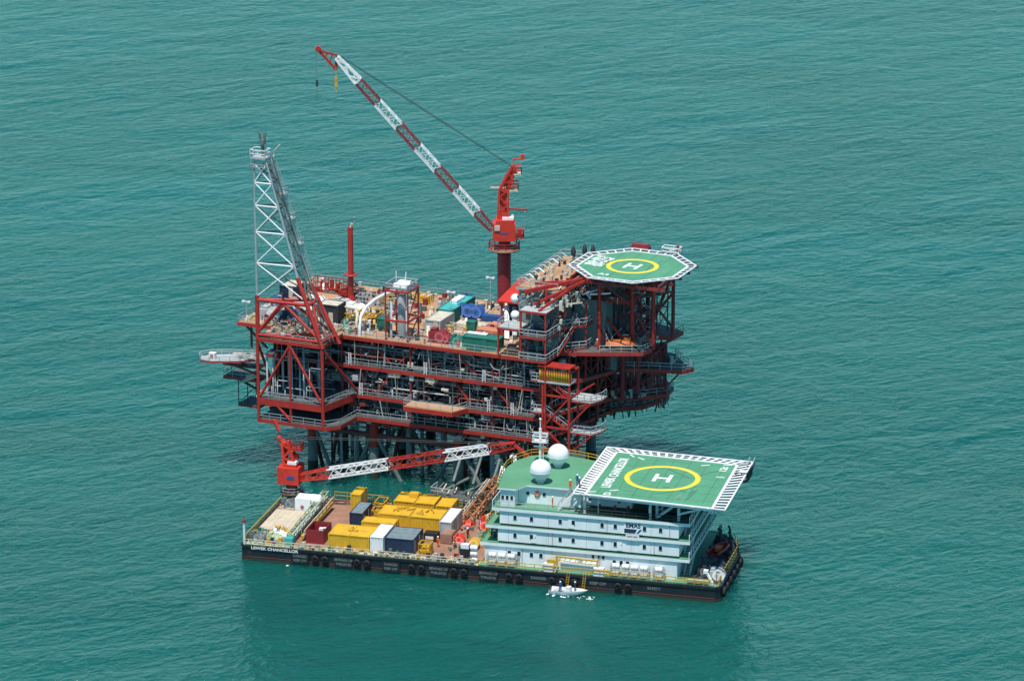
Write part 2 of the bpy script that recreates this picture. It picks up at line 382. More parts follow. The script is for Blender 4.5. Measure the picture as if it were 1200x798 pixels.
# ---- process vessels and pipes between decks
r3 = random.Random(11)
cols = (MID, LGREY, DARK, JRED, LQW, MID, GALV)
for (zb, zt) in ((11.4, 14.3), (15, 19.3), (20, 24.3)):
    u = -8.0
    while u < 34:
        kind = r3.random(); m = MB(); v = r3.uniform(3.5, 9); h = zt-zb
        if kind < .4:
            l = r3.uniform(3, 6); r = r3.uniform(.6, min(1.2, h*.33)); m.vessel((u,v,zb+r+.6), r, l, 'x')
            m.box(u+l*.2,u+l*.2+.3,v-r*.7,v+r*.7,zb,zb+.9); m.box(u+l*.75,u+l*.75+.3,v-r*.7,v+r*.7,zb,zb+.9); u += l+.6
            m.build('process_vessel', r3.choice(cols), plat)
        elif kind < .65:
            r = r3.uniform(.5,.9); m.vessel((u+r,v,zb+.3), r, h*.85, 'z'); u += 2*r+.7
            m.build('process_vessel', r3.choice(cols), plat)
        else:
            wd = r3.uniform(1.2,3); m.box(u,u+wd,v,v+1.6,zb+.15,zb+h*r3.uniform(.4,.75)); m.box(u+.1,u+wd-.1,v+.1,v+1.5,zb,zb+.2)
            m.tube([(u+.4,v-.1,zb+.4),(u+.4,v-.1,zt)], .09, 6); u += wd+.8
            m.build('equipment_skid', r3.choice(cols), plat)
    for k in range(15):     # horizontal pipe runs with drops
        z = r3.uniform(zb+1.2, zt-.2); v = r3.uniform(.9, 3.2); u0 = r3.uniform(-10, 26); u1 = min(35.5, u0+r3.uniform(4, 14)); r = r3.choice((.07,.1,.13,.18))
        m = MB(); m.tube([(u0,v,zb),(u0,v,z-.25),(u0+.25,v,z),(u1-.25,v,z),(u1,v,z-.25),(u1,v,zb+.2)], r, 6)
        m.build('process_pipe', r3.choice((LGREY, MID, GALV, MID, JRED, LGREY, DARK)), plat)
    for k in range(9):
        u = r3.uniform(-10, 35); v = r3.uniform(.8, 2.2); m = MB(); m.tube([(u,v,zb),(u,v,zt)], r3.choice((.06,.09,.14)), 6)
        m.build('process_pipe', r3.choice((LGREY, GALV, MID)), plat)
m = MB(); mq = MB()
for (zb, zt) in ((11.4, 14.3), (15, 19.3), (20, 24.3)):      # valves, junction boxes, light fittings: uncountable small fittings
    for k in range(150):
        u = r3.uniform(-10, 35.5); v = r3.uniform(.7, 4); z = r3.uniform(zb+.2, zt-.3); a = r3.uniform(.12,.4)
        (m if k % 3 else mq).box(u,u+a,v,v+a,z,z+a*r3.uniform(.6,1.8))
    for k in range(46):
        u = r3.uniform(-10, 35); v = r3.uniform(.7, 3); z = r3.uniform(zb+.3, zt-.2); L = r3.uniform(1,4)
        (m if k % 4 else mq).beam((u,v,z),(u+L,v,z), r3.uniform(.05,.14))
tag(m.build('small_fittings', MID, plat), kind='stuff'); tag(mq.build('small_fittings', LGREY, plat), kind='stuff')

for (z, spans) in ((17.5, ((4,12.5),(14,22.5),(24,35.5))), (22.3, ((2,11),(14.5,26),(28,35.5))), (13.1, ((5,20),(23,35)))):
    for (a, b) in spans:
        m = MB(); m.box(a,b,1.5,3.0,z-.12,z); m.build('mezzanine', MID, plat)
        MB().rail([(a,1.55,z),(b,1.55,z)], 1.0, 1.4, .035).build('railing', MID if z < 22 else LGREY, plat)
mx_ = [MB() for _ in range(4)]
for (zb, zt) in ((11.4, 14.3), (15, 19.3), (20, 24.3)):
    for k in range(120):
        u = r3.uniform(-9, 34.5); v = r3.uniform(.65, 2.6); mm = mx_[r3.choice((0,0,1,1,2,3))]; z = r3.uniform(zb+.3, zt-.2); g = r3.random(); L = r3.uniform(.8,3.5)
        if g < .4: mm.tube([(u,v,zb),(u,v,z)], r3.uniform(.03,.08), 5)
        elif g < .75: mm.tube([(u,v,z),(u+L,v,z)], r3.uniform(.04,.1), 5)
        else: mm.tube([(u,v,z),(u+L*.4,v,z),(u+L*.4,v+.6,z),(u+L*.4,v+.6,max(zb,z-L))], r3.uniform(.05,.1), 5)
for mm, mt in zip(mx_, (DARK, MID, LGREY, JRED)): tag(mm.build('small_pipework', mt, plat), kind='stuff')
# irregular scaffold members, hoses and panels hung on the long front face
qf = random.Random(123)
mf = [MB() for _ in range(5)]
for (zb, zt) in ((11.4, 14.9), (15, 19.9), (20, 24.9)):
    for k in range(34):
        u = qf.uniform(1.5,35); L = qf.uniform(.6,2.6); v = qf.uniform(.15,1.0); z = qf.uniform(zb+.2,zt-1.2); g = qf.random(); mm = mf[qf.randrange(5)]
        if g < .35: mm.beam((u,v,zb),(u+qf.uniform(-.8,.8),v,zt-.5), qf.uniform(.06,.14))
        elif g < .6: mm.beam((u,v,z),(u+L,v,z+qf.uniform(-.9,.9)), qf.uniform(.06,.16))
        elif g < .8: mm.box(u,u+qf.uniform(.3,1.3),v,v+.3,z,z+qf.uniform(.2,1.0))
        else: mm.tube([(u,v,z+1),(u+L*.3,v-.1,z+.2),(u+L*.7,v-.1,z+.1),(u+L,v,z+.9)], .07, 5)
    for k in range(12):
        u = qf.uniform(1.5,34); h = qf.uniform(.25,1.1); mf[qf.randrange(5)].box(u,u+qf.uniform(.3,1.6),.5,1.0,zb-.64-h,zb-.64)
for mm, mt in zip(mf, (DRED, CREAM, MID, DARK, LGREY)): tag(mm.build('scaffold_members', mt, plat), kind='stuff')
# wing clutter
for (zb, zt, pts) in ((11.4,14.3,((37.2,8),(39,18),(43.5,26))),(15,19.3,((38,9),(42.5,19),(46.6,21.5),(45.5,24.5))),(20,24.3,((38,7),(42,14),(46,19.5),(49.5,20.5),(46.5,24)))):
    for (u, v) in pts:
        for k in range(3):
            m = MB(); a = u+r3.uniform(-1,.6); b = v+r3.uniform(-1,2)
            if k == 0: m.vessel((a,b,zb+.2), r3.uniform(.5,.8), (zt-zb)*.8, 'z')
            elif k == 1: m.box(a,a+1.8,b,b+1.8,zb+.05,zb+r3.uniform(1.2,2.6))
            else: m.tube([(a,b-1,zb),(a,b-1,zt-.5),(a+1.5,b-1,zt-.3),(a+2,b+2,zt-.3)], .12, 6)
            m.build('equipment_skid' if k < 2 else 'process_pipe', r3.choice(cols), plat)
m = MB(); m.box(37,41,21,21.2,11.5,24.3); m.build('interior_shade_sheet', DARK, plat)  # dark sheet added to paint in the shade inside the wing
for i, (p, q) in enumerate((((39,8.5),(44,16)),((44,16),(48,18.2)),((48,18.2),(50.3,21)),((40,12),(47,24)))):
    for (zb, zt) in ((15.1,19.4),(20.1,24.4)) if i < 3 else ((11.5,14.4),(15.1,19.4)):
        m = MB(); n_ = 3
        for k in range(n_):
            a = (p[0]+(q[0]-p[0])*k/n_, p[1]+(q[1]-p[1])*k/n_); b = (p[0]+(q[0]-p[0])*(k+1)/n_, p[1]+(q[1]-p[1])*(k+1)/n_)
            m.beam(a+(zb,), b+(zt,), .16); m.beam(a+(zt,), b+(zb,), .16); m.beam(a+(zb,), a+(zt,), .2); m.beam(a+((zb+zt)/2,), b+((zb+zt)/2,), .12)
        m.build('lattice_brace', DRED, plat)
for (u, v, a, b, r) in ((44.6,15.2,15,24.4,.42),(46.6,17,14.6,24.4,.48),(41.2,12.5,11.4,24.4,.3),(50.0,21.0,15,19.4,.25),(46.3,26,11.4,19.4,.25),(38.6,6.5,11.4,24.4,.25)):
    m = MB(); m.tube([(u,v,a),(u,v,b)], r, 10); m.build('column', DRED, plat)
for (p, q) in (((49.6,19,15.2),(53.2,19.3,19.4)),((44,15.8,15.2),(50,18,19.4)),((47,17.5,20.2),(50.8,20.5,24.4))):
    m = MB(); m.beam(p, q, .28); m.build('brace', DRED, plat)

# ---- railings on every deck edge
def prail(path, mt=GALV, h=1.1, step=2.0, r=.04): MB().rail(path, h, step, r).build('railing', mt, plat)
prail([(1.2,.05,25),(36.3,.05,25)]); prail([(-18.6,27.7,25),(36,27.7,25)]); prail([(-18.6,.1,25),(-18.6,27.7,25)]); prail([(-18.6,.1,25),(-11.4,.1,25)])
prail([(-11.1,-7.8,25.4),(.9,-7.8,25.4),(.9,-.2,25.4)])
prail([(1.3,.35,20),(36,.35,20)]); prail([(3.2,.25,15),(13,.25,15)]); prail([(23.5,.25,15),(36,.25,15)])
prail([(13.3,-.1,15.2),(13.3,-3.1,15.2),(22,-3.1,15.2),(23.3,-.1,15.2)], LGREY)
prail([(-11.1,-7.8,15.05),(.95,-7.8,15.05),(2.8,0,15.05)]); prail([(-11.1,-7.8,11.4),(1.4,-7.8,11.4),(3.1,-6,11.4),(3.5,-.5,11.4),(36,.3,11.4)])
prail([(43.5,7.6,25),(50,10.4,25),(50.5,13.2,25),(47.9,14.5,25)], LGREY); prail([(48.1,19.6,25),(51.4,20.3,25),(51.9,24,25)], RED)
prail([(44,15.6,20),(48.4,17.3,20),(53.9,18.6,20),(55.1,20.6,20),(52.5,22.6,20),(49.5,26.9,20)], LGREY); prail([(43,15.6,15),(47.8,17.9,15),(50.5,20.6,15),(50.3,24,15)])
prail([(39.6,13,11.4),(41.2,19.5,11.4),(45.5,23.5,11.4),(47.5,29.4,11.4)])
for (u, z) in ((1.8,20),(15.5,20),(26,20),(3.8,15),(26.8,15),(31,15)):
    m = MB()
    for d in (0, .45): m.beam((u+d,.2,z-.1),(u+d,.2,z+2.0), .09)
    for k in range(6): m.beam((u,.2,z+.3+k*.33),(u+.45,.2,z+.3+k*.33), .07)
    m.build('access_ladder', WHITE, plat)

# ---- truss bay below the lattice tower
for (u, v) in ((-11.0,-7.7),(.8,-7.7),(-11.0,-.3),(-5.1,-7.7)):
    m = MB(); m.tube([(u,v,10.8),(u,v,24.8)], .3 if u != -5.1 else .22, 8); m.build('bay_post', RED, plat)
for (p, q) in (((-5.1,-7.7,24.6),(-10.6,-7.7,15.4)),((-5.1,-7.7,24.6),(.5,-7.7,15.4)),((.8,-7.7,24.6),(3.4,.6,15.2)),((-11,-7.7,24.6),(-12.6,.3,15.2)),((-8,-7.7,14.4),(-5.1,-7.7,11.6))):
    m = MB(); m.tube([p, q], .24, 8); m.build('brace', RED, plat)
for k in range(34):
    m = MB(); u = r3.uniform(-10.4,-1.5); z = r3.uniform(15.6,24); vv_ = -6.6+k*.18; m.tube([(u,vv_,15.2),(u,vv_,z-.2),(u+.2,vv_,z),(min(.4,u+r3.uniform(1,5)),vv_,z)], r3.choice((.07,.1,.16)), 6); m.build('process_pipe', r3.choice((LGREY,MID,GALV)), plat)

# ---- left side cantilevers
def stad(u0, u1, v0, v1, n=6):
    cv = (v0+v1)/2; r = (v1-v0)/2; pts = [(u1,v0)]
    for k in range(n+1):
        a = -PI/2 - PI*k/n; pts.append((u0+r*.9+math.cos(a)*r*.9, cv+math.sin(a)*r))
    return pts[::1] + [(u1, v1)]
m = MB(); po = [(-13.6,-3.0),(-15.5,-5.4),(-20.2,-7.4),(-22.2,-7.0),(-22.9,-5.4),(-21.8,-3.7),(-18.5,-2.2),(-13.6,-.8)]
m.prism(po, 19.7, 20.0, 0, 1, 1); m.build('cantilever_platform', [LGREY, RED], plat)
MB().rail([(x,y,20) for x, y in po], .8, 1.6, .05).build('railing', LGREY, plat)
m = MB(); m.box(-20.9,-19.8,-6.2,-5.4,20.0,21.1); m.box(-20.6,-20.1,-6.25,-6.1,20.2,20.8,1); m.build('equipment_cabinet', [WHITE, RED], plat)
for k in range(16):
    m = MB(); u = r3.uniform(-18,-14.5); v = r3.uniform(-4.4,-2.2); m.beam((u,v,20.1+k*.04),(u+r3.uniform(1.5,3.5),v+r3.uniform(-.6,.8),20.15+k*.04), .16); m.build('scaffold_tube', r3.choice((CREAM,DRED,LGREY)), plat)
m = MB(); m.prism([(-20.4,-2.2),(-13.6,-2.2),(-13.6,.6),(-20.4,.6)], 17.9, 18.2, 0, 1, 1); m.build('cantilever_platform', [GREY, DRED], plat)
m = MB(); m.prism([(-20.6,-1.8),(-13.9,-1.8),(-13.9,2.6),(-20.6,2.6)], 15.4, 15.8, 0, 1, 1); m.build('cantilever_platform', [GREY, RED], plat)
MB().rail([(-13.9,-1.7,15.8),(-20.5,-1.7,15.8),(-20.5,2.5,15.8)], 1.1, 1.5, .045).build('railing', LGREY, plat)
MB().rail([(-13.8,-2.1,18.2),(-20.3,-2.1,18.2),(-20.3,.5,18.2)], 1.0, 1.6, .045).build('railing', LGREY, plat)
m = MB(); m.prism([(-18,-1.6),(-13.9,-1.6),(-13.9,3),(-18,3)], 10.8, 11.2, 0, 1, 1); m.build('cantilever_platform', [GREY, DRED], plat)
m = MB()
for u in (-17.9,-16.2,-14.6): m.beam((u,-1.5,11.2),(u,-1.5,15.4), .12)
m.beam((-14,-1.5,15.3),(-17.9,-1.5,11.3), .12); m.build('hanger_frame', DARK, plat)
for (p, q) in (((-13.8,-1.2,16.5),(-19.4,-5,19.7)),((-13.8,1,16.5),(-19.4,-2.9,19.7)),((-13.8,0,13),(-19.5,0,15.4)),((-16.8,1.5,20.2),(-16.8,1.5,24.4)),((-13.8,1.5,20.5),(-18.2,1.5,24.4))):
    m = MB(); m.beam(p, q, .3); m.build('brace', DRED, plat)
for (u, v, z, rx) in ((-15.6,-1.4,15.8,.5),(-12.6,-2.0,13.6,.4)):
    m = MB(); m.box(-1.5,1.5,-.6,.6,0,.35); m.box(-.6,1.4,-.5,.5,.35,.9); o = m.build('tan_cover', CREAM, plat); o.location = (u,v,z); o.rotation_euler = (0,-.35,rx)

# ---- living quarters
lq = MB(); lq.box(30.8,37.4,4.0,23.5,25.05,35.3)
for z in (28.6, 32.4): lq.box(30.72,37.48,3.92,23.58,z,z+.25)
lq = lq.build('living_quarters', LQW, plat)
m = MB(); m.prism([(30.4,3.6),(37.8,3.6),(37.8,24),(30.4,24)], 35.3, 35.65, 0, 1, 1); m.build('roof', [TAN, LGREY], lq)
for (z, vs) in ((26.6,(7,11,15,19)),(30.4,(6,10.5,14,18,21)),(33.6,(7,12,17,21))):
    for v in vs:
        m = MB(); m.box(37.4,37.47,v,v+.9,z,z+1.0); f = m.build('window', GLASS, lq)
    for u in (32, 34.5):
        m = MB(); m.box(u,u+.9,3.93,4.0,z,z+1.0); m.build('window', GLASS, lq)
MB().rail([(37.7,3.8,35.65),(30.5,3.8,35.65),(30.5,23.8,35.65),(37.7,23.8,35.65)], 1.2, 2.2, .045).build('railing', LGREY, lq)
for k in range(9):
    m = MB(); v = 5.5+k*2; m.tube([(30.5,v,35.7),(30.5,v,36.6),(31.2,v,36.9),(32.2,v,36.2)], .12, 6); m.build('roof_pipe', r3.choice((WHITE, LGREY, CREAM)), lq)
# walkways with red edges wrapping the quarters
WK = {33.5: [(33.2,-1.6),(37.9,-1.6),(38.1,10.5),(42,13.0),(42,15.5),(37.5,15.5),(37.5,3.9),(33.2,3.9)],
      29.2: [(33.2,-1.6),(37.9,-1.6),(38.1,5.8),(41.0,8.2),(41.0,11),(37.5,11),(37.5,3.9),(33.2,3.9)],
      25.3: [(33.2,-1.6),(37.9,-1.6),(38.1,5.8),(41.0,8.2),(41.0,11),(37.5,11),(37.5,3.9),(33.2,3.9)]}
for z, po in WK.items():
    m = MB(); m.prism(po, z-.38, z, 0, 1, 2); m.build('walkway', [GREY if z < 33 else LGREY, RED, DARK], plat)
    if z < 33: prail([(x,y,z) for x, y in po[:5]], LGREY, 1.15, 1.5, .05)
    prail([(po[0][0],po[0][1],z),(po[0][0],po[7][1],z)], LGREY)
m = MB(); m.prism([(29.0,-1.0),(33.1,-1.0),(33.1,3.2),(29.0,3.2)], 29.6, 30.0, 0, 1, 2); m.build('walkway', [LGREY, RED, DARK], plat)
prail([(33,-.9,30),(29.1,-.9,30),(29.1,3.1,30)], LGREY)
for (u, v, a, b) in ((37.7,-1.4,11.4,33.1),(33.4,-1.4,25.3,33.1),(40.8,8.4,20,33.1),(37.9,5.8,25.3,33.1),(29.2,-.8,25,29.6),(41.8,13.2,25,33.1)):
    m = MB(); m.beam((u,v,a),(u,v,b), .24); m.build('post', RED, plat)
def stairs(p, q, w, mt, parent, name='stair_flight', side=None):
    p = Vector(p); q = Vector(q); d = Vector((q.x-p.x, q.y-p.y, 0)).normalized(); a = Vector((-d.y, d.x, 0))*(w/2)
    m = MB(); n = max(4, int(abs(q.z-p.z)/.25))
    for sgn in (-1, 1):
        m.beam(p+a*sgn, q+a*sgn, .12, .3, 1); m.beam(p+a*sgn+Vector((0,0,1)), q+a*sgn+Vector((0,0,1)), .08, None, 2)
        for k in range(5): e = p.lerp(q, k/4)+a*sgn; m.beam(e, e+Vector((0,0,1)), .07, None, 2)
    for k in range(n):
        e = p.lerp(q, (k+.5)/n); m.beam(e-a, e+a, .28, .05, 0)
    return m.build(name, [mt, side or RED, LGREY], parent)
stairs((37.2,1,29.2),(37.2,7.5,33.5), 1.0, GREY, plat)
stairs((38.9,8.5,29.2),(37.9,2.2,25.3), 1.0, GREY, plat)
stairs((39.0,9.6,33.5),(41.2,16,38.0), 1.1, LGREY, plat)
# red support trusses between quarters roof and helideck
for (p, q, wd) in (((33.2,.5,36.0),(42.2,8.6,37.4),.5),((33.4,4.5,36.4),(42.6,10,36.4),.42),((35,.2,34.2),(41.8,7.2,37.3),.35),((36.5,2,33.6),(36.5,2,36.3),.35),((38.5,6.0,33.6),(38.5,6,37),.3),((34,2,35.7),(38.6,9.8,36.2),.3),((36.4,-1.2,33.6),(40.2,6.2,36.6),.28)):
    m = MB(); m.beam(p, q, wd, wd*1.2); m.build('brace', RED, plat)
for k in range(14):
    m = MB(); u = r3.uniform(33.4,41.5); v = r3.uniform(.5,12); z = 33.6 + r3.uniform(0,2.2)
    m.beam((u,v,z),(u+r3.uniform(-1,3),v+r3.uniform(0,3.5),z+r3.uniform(0,1)), r3.uniform(.12,.3)); m.build('scaffold_tube', r3.choice((WHITE,LGREY,DARK,CREAM)), plat)
# pipes, ladders and cable runs on the outer faces of the quarters
ql = random.Random(314); ml = [MB() for _ in range(5)]
for k in range(190):
    if k % 2: u, v = ql.uniform(37.5,38.6), ql.uniform(3.5,20)
    else: u, v = ql.uniform(30.9,38.5), ql.uniform(2.6,3.9)
    z = ql.uniform(25.4,35); L = ql.uniform(.5,2.4); g = ql.random(); mm = ml[ql.randrange(5)]
    if g < .4: mm.beam((u,v,z),(u,v,min(36.5,z+L)), ql.uniform(.06,.14))
    elif g < .75: mm.beam((u,v,z),(u if k % 2 else min(38.5,u+L),v+L if k % 2 else v,z+ql.uniform(-.6,.6)), ql.uniform(.06,.16))
    else: mm.box(u,u+.4,v,v+.5,z,z+ql.uniform(.3,1.0))
for mm, mt in zip(ml, (DRED, CREAM, MID, LGREY, DARK)): tag(mm.build('scaffold_members', mt, plat), kind='stuff')
# block below the helideck
m = MB(); m.box(38.2,43.4,16.2,27,25.05,33.0); m.build('utility_module', MID, plat)
m = MB(); m.box(37.6,43,11.2,14.7,25.05,32.6); m.build('utility_module', LQW, plat)
for (p, q, wd) in (((40.2,12.6,32.6),(47.0,12.6,32.6),.75),((40.4,12.2,32.2),(47.4,11.4,25.2),.38),((40.0,11,33.2),(47,11,37.2),.34),((42.0,10.6,25.2),(42,10.6,33),.3)):
    m = MB(); m.beam(p, q, wd*.7, wd); m.build('brace', RED, plat)
qw = random.Random(91)
for (z0, z1) in ((25.1, 29.2), (29.2, 33.2), (33.2, 36.6)):
    m = MB()
    for k in range(4):
        u = 43.8+k*1.9; m.beam((u,15.5,z0),(u,15.5,z1), .18); m.beam((u,23,z0),(u,23,z1), .18); m.beam((u,15.5,z0),(u,23,z1), .12)
        if k < 3: m.beam((u,15.5,z0 if k % 2 else z1),(u+1.9,15.5,z1 if k % 2 else z0), .14)
    m.beam((43.8,15.5,z1),(49.5,15.5,z1), .22); m.beam((43.8,23,z1),(49.5,23,z1), .22); m.build('lattice_brace', DRED, plat)
    m = MB(); m.box(43.8,48.6,18,21,z0-.1,z0); m.build('mezzanine', DARK, plat); MB().rail([(43.8,18,z0),(48.6,18,z0),(48.6,21,z0)], 1.1, 1.2, .05).build('railing', MID, plat)
stairs((44.2,16.4,25.1),(48.4,16.4,29.2), .9, GREY, plat); stairs((48.4,17.2,29.2),(44.2,17.2,33.2), .9, GREY, plat); stairs((45,9.6,25.1),(41.5,12.5,29.0), .9, GREY, plat)
mw = [MB() for _ in range(3)]
for k in range(150):
    u = qw.uniform(38,49.5); v = qw.uniform(10,22); z = qw.uniform(25.2,36); L = qw.uniform(.5,2.6); d_ = qw.choice(((1,0,0),(0,1,0),(0,0,1),(.7,0,.7)))
    mw[k % 3].beam((u,v,z),(u+d_[0]*L,v+d_[1]*L,min(36.6,z+d_[2]*L)), qw.uniform(.06,.16))
for mm, mt in zip(mw, (MID, DRED, LGREY)): tag(mm.build('small_pipework', mt, plat), kind='stuff')
mw = [MB() for _ in range(3)]
for (zl, pts) in ((10.7,((36.3,.6),(37.8,6),(39.6,13),(41.2,19.5),(45.5,23.5),(47.5,29))),(14.3,((39.5,8),(43,15.5),(49.5,18),(51.5,21))),(19.3,((41,9),(44,15.5),(48.4,17.2),(53,18.6)))):
    for a, b in zip(pts, pts[1:]):
        for k in range(12):
            t_ = qw.random(); u = a[0]+(b[0]-a[0])*t_-qw.uniform(0,1.2); v = a[1]+(b[1]-a[1])*t_+qw.uniform(0,.6); h = qw.uniform(.2,1.5)
            mw[k % 3].beam((u,v,zl),(u+qw.uniform(-.5,.5),v,zl-h), qw.uniform(.07,.25))
for mm, mt in zip(mw, (DARK, DRED, MID)): tag(mm.build('small_pipework', mt, plat), kind='stuff')
for k in range(16):
    u = qw.uniform(-5,35); v = qw.uniform(2,20); m = MB(); m.tube([(u,v,-5),(u+qw.uniform(-1,1),v,11)], .16, 6); m.build('riser_pipe', qw.choice((DARK, JLEG, JRED)), plat)
# stair tower at the right front corner
stw = MB()
for (u, v) in ((37.2,-1.2),(41.8,-1.2),(37.2,2.6),(41.8,2.6)):
    stw.beam((u,v,8.8),(u,v,23.8), .34)
for z in (10.2,14.2,19.6,23.6):
    for (p, q) in (((37.2,-1.2),(41.8,-1.2)),((41.8,-1.2),(41.8,2.6)),((41.8,2.6),(37.2,2.6)),((37.2,2.6),(37.2,-1.2))): stw.beam(p+(z,), q+(z,), .28)
for (a, b, c, d) in ((37.2,14.2,41.8,19.6),(37.2,14.2,41.8,10.2),(37.2,23.6,41.8,19.6)): stw.beam((a,-1.2,b),(c,-1.2,d), .24)
stw.beam((41.8,-1.2,19.6),(46,-1.0,22.5), .24); stw.beam((41.8,-1.2,15),(45.4,-1,19), .24); stw.beam((41.8,-1.2,10.2),(45.4,-1,13.4), .24)
stw = stw.build('stair_tower', RED, plat)
for z in (13.8, 19.2):
    m = MB(); m.prism([(41.9,-1.1),(45.6,-1.1),(46.6,1.2),(46.6,3.4),(41.9,3.4)], z-.3, z, 0, 1, 1); m.build('landing', [LGREY, RED], stw)
    MB().rail([(42,-1,z),(45.5,-1,z),(46.5,1.2,z),(46.5,3.3,z)], 1.2, 1.3, .05).build('railing', LGREY, stw)
    m = MB(); m.prism([(35.0,-1.1),(37.1,-1.1),(37.1,3),(35.0,3)], z+2.4, z+2.7, 0, 1, 1); m.build('landing', [LGREY, RED], stw)
    MB().rail([(35.1,.2,z+2.7),(35.1,-1,z+2.7),(37,-1,z+2.7)], 1.2, 1.2, .05).build('railing', LGREY, stw)
stairs((37.4,-.6,21.8),(41.8,-.6,19.2), 1.0, GREY, stw); stairs((37.4,1.6,16.5),(41.8,1.6,19.2), 1.0, GREY, stw)
stairs((37.4,-.6,16.5),(41.8,-.6,13.8), 1.0, GREY, stw); stairs((37.4,1.6,11.4),(41.8,1.6,13.8), 1.0, GREY, stw)
# boat landing of the jacket with grey fendering
bl = MB(); bl.prism([(21.6,-11.4),(29.8,-11.4),(29.8,-8.2),(21.6,-8.2)], 3.5, 3.8, 0, 1, 1)
for k in range(9): bl.tube([(21.7+k*1.0,-11.5,-1),(21.7+k*1.0,-11.5,3.8)], .18, 6, 1)
for z in (.6, 2.0, 3.4): bl.tube([(21.4,-11.4,z),(30,-11.4,z)], .22, 6, 1)
bl = bl.build('boat_landing', [GREY, JLEG], plat)
for u in (22.5, 26, 29.3):
    m = MB(); m.tube([(u,-4,3.6),(u-1,2.2,6.8)], .25, 8); m.tube([(u,-11,3.6),(u,2,2.2)], .28, 8); m.build('brace', JLEG, bl)
MB().rail([(21.7,-8.4,3.8),(21.7,-11.2,3.8),(25.5,-11.2,3.8)], 1.1, 1.4, .06).build('railing', LGREY, bl)
for k in range(16):
    m = MB(); u = 21.8+k*.45; m.beam((u,-11+r3.uniform(0,2.4),3.9),(u+r3.uniform(-.5,1.6),-10.5+r3.uniform(0,2),3.9+r3.uniform(.1,1.4)), .18); m.build('mooring_gear', r3.choice((CREAM,JLEG,DARK)), bl)

# ================================================================== LATTICE TOWER (flare / vent tower)
tw = thing('lattice_tower', 'tall grey lattice tower with red lower legs rising from the left end of the platform', 'lattice tower', PF, -5, -5, 25.4)
O = Vector((-5,-5,25.4))
def TL(p): return Vector(p) - O
A = [(-10.9,-7.7,25.0),(-10.95,-7.6,32.6),(-11.55,-6.6,55.6)]
B = [(0.9,-7.7,24.8),(-3.7,-7.2,36.2),(-9.5,-6.6,55.6)]
D = [(1.9,-3.4,24.6),(-3.0,-3.9,34.5),(-9.4,-5.0,55.6)]
def lerp3(P, z):
    for a, b in zip(P, P[1:]):
        if a[2] <= z <= b[2]+1e-6:
            t = (z-a[2])/(b[2]-a[2]); return Vector(a).lerp(Vector(b), t)
    return Vector(P[-1] if z > P[-1][2] else P[0])
for P_ in (A, B, D):
    m = MB(); m.tube([TL(P_[0]), TL(P_[1])], .36, 10, 0); m.tube([TL(P_[1]), TL(P_[2])], .22, 10, 1, .15); m.build('leg', [RED, GALV], tw)
zs = [32.4, 38.0, 43.2, 47.6, 51.4, 54.6]
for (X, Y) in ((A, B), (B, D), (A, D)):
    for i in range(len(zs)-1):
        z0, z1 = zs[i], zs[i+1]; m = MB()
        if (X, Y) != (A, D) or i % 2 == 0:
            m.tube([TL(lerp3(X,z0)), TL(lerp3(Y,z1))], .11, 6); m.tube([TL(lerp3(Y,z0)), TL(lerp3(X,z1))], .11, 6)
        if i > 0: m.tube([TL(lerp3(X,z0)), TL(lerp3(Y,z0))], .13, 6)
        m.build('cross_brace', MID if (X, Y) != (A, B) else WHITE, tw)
    m = MB(); m.tube([TL(lerp3(X,31.8)), TL(lerp3(Y,31.8))], .32, 8); mid = (lerp3(X,31.8)+lerp3(Y,31.8))/2
    m.tube([TL(lerp3(X,26.2)), TL(mid)], .26, 8); m.tube([TL(lerp3(Y,26.2)), TL(mid)], .26, 8)
    m.tube([TL(lerp3(X,25.9)), TL(lerp3(Y,25.9))], .3, 8); m.build('base_brace', RED, tw)
for off in ((.5,1.3),(1.0,2.0),(-.1,1.0)):
    m = MB(); pts = [lerp3(B, z)*.5+lerp3(D, z)*.5+Vector((off[0]*.6, off[1]-1.5, 0)) for z in (25.5,34,44,55.5)]
    m.tube([TL(p) for p in pts], .1, 8); m.build('riser_pipe', MID if off[0] < 1.5 else JLEG, tw)
m = MB()
for s_ in (-.25,.25):
    m.tube([TL(lerp3(D,z)+Vector((.5+s_,.4,0))) for z in (34,44,55)], .06, 6)
for k in range(44):
    z = 34+k*.48; p = lerp3(D,z)+Vector((.5,.4,0)); m.beam(TL(p-Vector((.25,0,0))), TL(p+Vector((.25,0,0))), .07)
m.build('ladder', GALV, tw)
m = MB(); m.prism([(-12.0-O.x,-7.1-O.y),(-9.2-O.x,-7.1-O.y),(-9.2-O.x,-5.0-O.y),(-12.0-O.x,-5.0-O.y)], 55.4-O.z, 55.6-O.z); m.build('top_platform', LGREY, tw)
MB().rail([TL(p) for p in ((-11.95,-7.05,55.6),(-9.25,-7.05,55.6),(-9.25,-5.05,55.6),(-11.95,-5.05,55.6))], 1.3, 1.2, .06, closed=True).build('railing', WHITE, tw)
m = MB(); m.rail([TL(p) for p in ((-11.95,-7.05,53.6),(-9.2,-7.05,53.6),(-9.2,-5.05,53.6),(-11.95,-5.05,53.6))], .9, 1.8, .05, closed=True); m.build('lower_railing', LGREY, tw)
m = MB(); m.tube([TL((-10.4,-5.6,55.6)), TL((-10.4,-5.6,58.0))], .28, 8); m.tube([TL((-10.4,-5.6,57.6)), TL((-10.4,-5.6,58.4))], .55, 8)
for dx, dy in ((-.7,0),(.7,0),(0,.6),(-.25,-.5)): m.tube([TL((-10.4+dx*.4,-5.6+dy*.4,58.0)), TL((-10.4+dx,-5.6+dy,59.6))], .12, 6)
m.build('burner_head', JLEG, tw)
